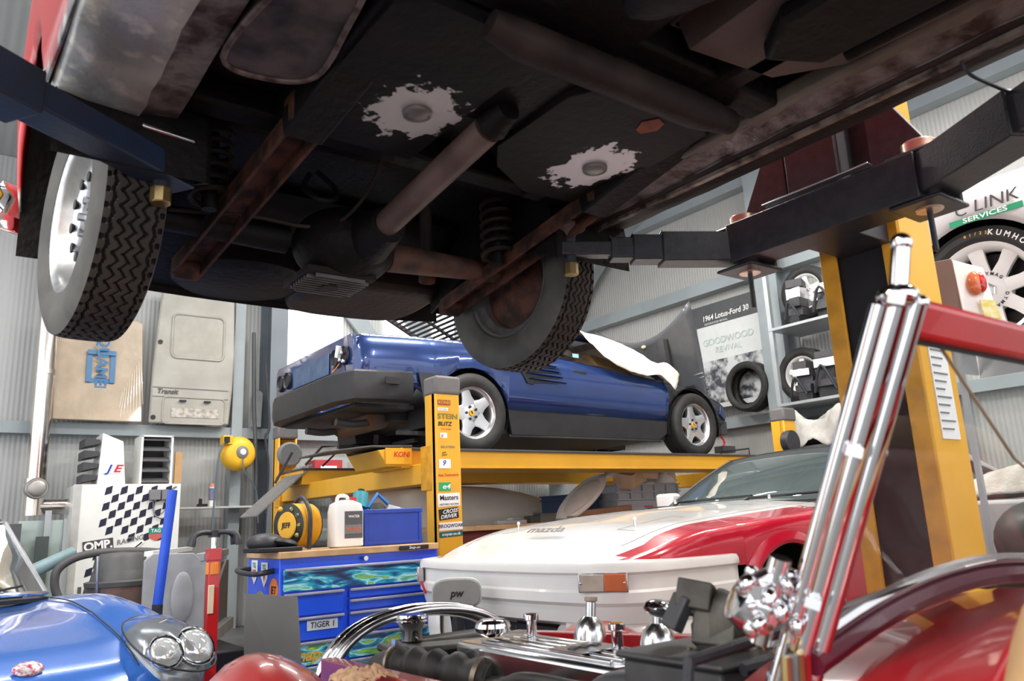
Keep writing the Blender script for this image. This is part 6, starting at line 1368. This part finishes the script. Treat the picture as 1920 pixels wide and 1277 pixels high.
t = thing('spare_wheel', 'white five spoke wheel on the shelf right of the steel column', 'wheel', (7.8, 4.95, 2.45), 0, True); wheel(t, (0, 0, 0), 90, 'three')
MB().bar((-.13, .05, .12), (-.13, -.1, .10), .012, .03, RDP).build('red_tape', t)
t = thing('spare_wheel', 'large pale wheel high on the rack behind the yellow column', 'wheel', (7.75, 4.75, 3.35), 0, True); wheel(t, (0, 0, 0), 90, 'three')
# rack behind the yellow column
rk = thing('parts_rack', 'steel rack of dark car parts behind the yellow lift column', 'rack', (7.6, 4.6, 0))
for z in (.9, 1.62, 2.1, 2.95): MB().box((7.72, 4.3, z), (.6, 1.6, .03), GALV).build('rack_shelf', rk)
for y in (5.08, 3.52): MB().box((7.45, y, 1.8), (.05, .05, 3.6), GALV).build('rack_upright', rk)
random.seed(4)
for i, (y, z0, s, lb) in enumerate(((4.78, 2.97, .11, 'small dark bracket assembly at the left end of the top rack shelf'), (4.40, 2.97, .15, 'black casting with bright brackets on the top rack shelf'),
        (4.82, 2.12, .12, 'dark stack of brackets at the left end of the middle rack shelf'), (4.50, 2.12, .16, 'black plastic housing on the middle rack shelf'), (4.10, 2.12, .18, 'dark engine part at the right of the middle rack shelf'))):
    mb = MB(); zz = z0
    for k in range(5):
        h = random.uniform(.07, .13); mb.box((7.55+random.uniform(-.02, .06), y+random.uniform(-s, s)*.25, zz+h/2), (.2, s*random.uniform(1.0, 1.7), h*1.02), [BKP, DGREY, BLK, CHR2, DGREY][k], (0, 0, random.random()*.4)); zz += h
    mb.tube(smooth([(7.42, y-s*.8, z0+.05), (7.38, y, z0+s*2), (7.42, y+s*.8, z0+.05)], 5), .015, BLK, 8)
    solo(mb, 'engine_part', lb, 'car part', 'dark parts on the steel rack', bevel=.004)
random.seed(9)
drape('crumpled_cloth', [[(7.35+.05*i+.03*sin(j*1.9+i), 5.06-.13*j+.02*sin(i*2.3), 1.66+.38*sin(pi*(i+(.0 if i == 0 else 1.8))/10.5)*(.8+.2*sin(j*1.3+i*.5))+random.uniform(-.05, .05)) for j in range(9)] for i in range(9)], mat('grey_canvas', (.55, .53, .5), .85, col2=(.42, .40, .38), nscale=9, bump=.8, bscale=10), 'heap of crumpled grey canvas on the rack above the roof of the white coupe', 'cloth')
solo(MB().cyl((7.6, 4.95, 1.74), (7.6, 4.3, 1.74), .1, mat('dark_roll', (.06, .055, .05), .6), 18).cyl((7.5, 5.0, 1.72), (7.5, 4.5, 1.72), .08, BLK, 18), 'rolled_mat', 'dark rolled mats beneath the crumpled canvas', 'mat')

# ------------------------------------------------------------ white race car raised in the next bay
WX = 3.98
rcx = thing('race_car', 'white race car raised in the next bay with an eight spoke white wheel', 'car', (WX+.85, .6, 1.7))
def wsec(y):
    b = arch(y, 1.54, 1.985, .345, 1.80) if abs(y-1.54) < .345 else 1.80
    return [(0.02, b), (-.01, lerp(b, 2.5, .3)), (-.015, lerp(b, 2.5, .6)), (.0, 2.42), (.05, 2.52), (.3, 2.57), (.85, 2.60)]
ys = sorted(set(frange(-1.6, 2.3, 40)+[1.54+.345*.999*cos(a) for a in frange(0, pi, 22)]))
WB = mat('race_white', (.84, .85, .86), .3, coat=.6, var=.02); mb = MB()
for s in (0, 1): mb.grid([[(WX+(x if not s else 1.7-x), y, z) for x, z in wsec(y)] for y in ys], WB, s == 0)
mb.build('body_shell', rcx, solid=.005)
MB().prism([(WX+.02, 2.3, 1.82), (WX+1.68, 2.3, 1.82), (WX+1.68, 2.3, 2.45), (WX+1.4, 2.3, 2.58), (WX+.3, 2.3, 2.58), (WX+.02, 2.3, 2.45)], (0, .02, 0), WB).build('nose_panel', rcx)
mb = MB(); pr = [(WX+.03, 1.54+.36*cos(a), 1.985+.36*sin(a)) for a in frange(-.4, pi+.4, 18)]; pi_ = [(WX+.4, p[1], p[2]) for p in pr]
mb.grid([pr, pi_], BKP).prism(pi_, (.01, 0, 0), BKP).box((WX+.85, .3, 1.85), (1.4, 3.2, .05), BKP).build('wheel_arch', rcx)
wheel(rcx, (WX+.13, 1.54, 1.985), 90, 'dymag', .12)
MB().text('LINK', (WX-.022, 1.40, 2.385), (0, -1, 0), (0, 0, 1), .085, DGREY, .12, .0, 1.1).text('C', (WX-.022, 1.56, 2.385), (0, -1, 0), (0, 0, 1), .085, DGREY, .12).prism([(WX-.018, 1.62, 2.345), (WX-.018, 1.29, 2.345), (WX-.018, 1.29, 2.315), (WX-.018, 1.62, 2.315)], (-.002, 0, 0), GNP).text('SERVICES', (WX-.024, 1.455, 2.33), (0, -1, 0), (0, 0, 1), .033, WHP, 0, .02, 1.5).build('body_lettering', rcx)
MB().prism([(4.05, -.2, 2.58), (5.65, -.2, 2.58), (5.4, -1.4, 3.0), (4.3, -1.4, 3.0)], (0, .02, .01), GL).build('windscreen', rcx)
for y in (1.3, -1.0): solo(MB().box((WX+.85, y-.6, .9), (.12, .12, 1.7), BLK).box((WX+.85, y-.6, 1.76), (1.2, .14, .1), BLK).box((WX+.85, y-.6, .02), (.8, .5, .04), BLK), 'support_stand', 'black stand under the %s of the raised white race car' % ('front' if y > 0 else 'rear'), 'stand', bevel=.006)
# trailer light board beside the column
tbx = thing('lamp_box', 'brown box with a white end and red and amber lamp, right of the yellow column', 'lamp box', (3.25, 1.45, 1.72))
BRW = mat('brown_board', (.17, .095, .07), .55)
MB().prism([(3.18, 1.475, 1.68), (3.18, 1.475, 1.95), (3.26, 1.35, 1.96), (3.28, 1.345, 1.68)], (.12, .08, 0), BRW).build('box_shell', tbx, bevel=.003)
MB().prism([(3.27, 1.343, 1.68), (3.262, 1.348, 1.955), (3.34, 1.27, 1.91), (3.36, 1.25, 1.68)], (.02, .02, 0), WHP).build('white_end', tbx, bevel=.003)
MB().ell((3.30, 1.295, 1.845), (.024, .03, .05), AMB, 18, 10, (0, 0, .6)).ell((3.312, 1.278, 1.845), (.022, .022, .042), mat('red_lens', (.55, .02, .02), .2, coat=.6), 18, 10, (0, 0, .6)).build('lamp', tbx)
MB().prism([(3.305, 1.285, 1.69), (3.30, 1.29, 1.775), (3.33, 1.25, 1.765), (3.34, 1.24, 1.69)], (-.004, -.004, 0), mat('yellow_label', (.7, .62, .12), .5, col2=(.8, .78, .5), nscale=40)).build('maker_label', tbx)
solo(MB().bar((3.33, 1.42, .0), (3.33, 1.42, 1.68), .02, .02, GALV, (1, 0, 0)).box((3.33, 1.42, .02), (.3, .3, .03), BLK), 'lamp_box_stand', 'thin grey stand carrying the brown lamp box', 'stand')
# low things seen through the roadster's windscreen
solo(MB().box((3.86, .95, .5), (.6, 1.5, 1.0), mat('dull_bench_white', (.5, .5, .5), .5)), 'side_bench', 'pale grey bench beyond the roadster windscreen', 'bench', bevel=.02)
drape('dust_sheet', [[(3.57, 1.68, 1.01), (3.57, 1.4, 1.02), (3.57, 1.0, 1.03), (3.57, .5, 1.01)], [(3.64, 1.68, 1.05), (3.64, 1.4, 1.12), (3.64, 1.0, 1.10), (3.64, .5, 1.05)], [(3.8, 1.75, 1.05), (3.8, 1.4, 1.14), (3.8, 1.0, 1.16), (3.8, .5, 1.08)], [(4.0, 1.75, 1.0), (4.0, 1.4, 1.02), (4.0, 1.0, 1.04), (4.0, .5, 1.0)]], mat('old_sheet', (.62, .6, .55), .8, col2=(.42, .38, .33), nscale=9, bump=.5), 'creased grey sheet with wires on the bench beyond the roadster windscreen', 'sheet')
solo(MB().ell((3.0, 1.12, .86), (.22, .14, .13), mat('seat_black', (.04, .035, .035), .45), 24, 12, (0, .1, .4)).box((3.05, 1.15, .42), (.3, .3, .7), MATS['seat_black']), 'dark_padded_shape', 'bulky dark padded shape on a stand beyond the roadster windscreen', 'unknown object', bevel=.03)  # unidentified dark bulky shape, made up as a padded lump
solo(MB().cyl((2.95, 1.35, 0), (2.95, 1.35, 1.6), .018, CHR2, 12).cyl((2.95, 1.35, 1.2), (2.95, 1.35, 1.24), .03, CHR, 14).box((2.95, 1.35, .01), (.3, .3, .02), BLK), 'steel_prop', 'thin steel prop standing right of the yellow column', 'prop')
random.seed(3)
drape('shop_rag', [[(.725+.026*i+random.uniform(-.005, .005), 1.56+.026*j, .688+.018*max(0, 1-((i-2)/2.4)**2-((j-2)/2.6)**2)+random.uniform(-.004, .008)) for j in range(5)] for i in range(5)], mat('tan_rag', (.8, .5, .3), .8, col2=(.7, .38, .22), nscale=20, bump=.4), 'small tan rag lying on the near bonnet side of the red roadster', 'rag')
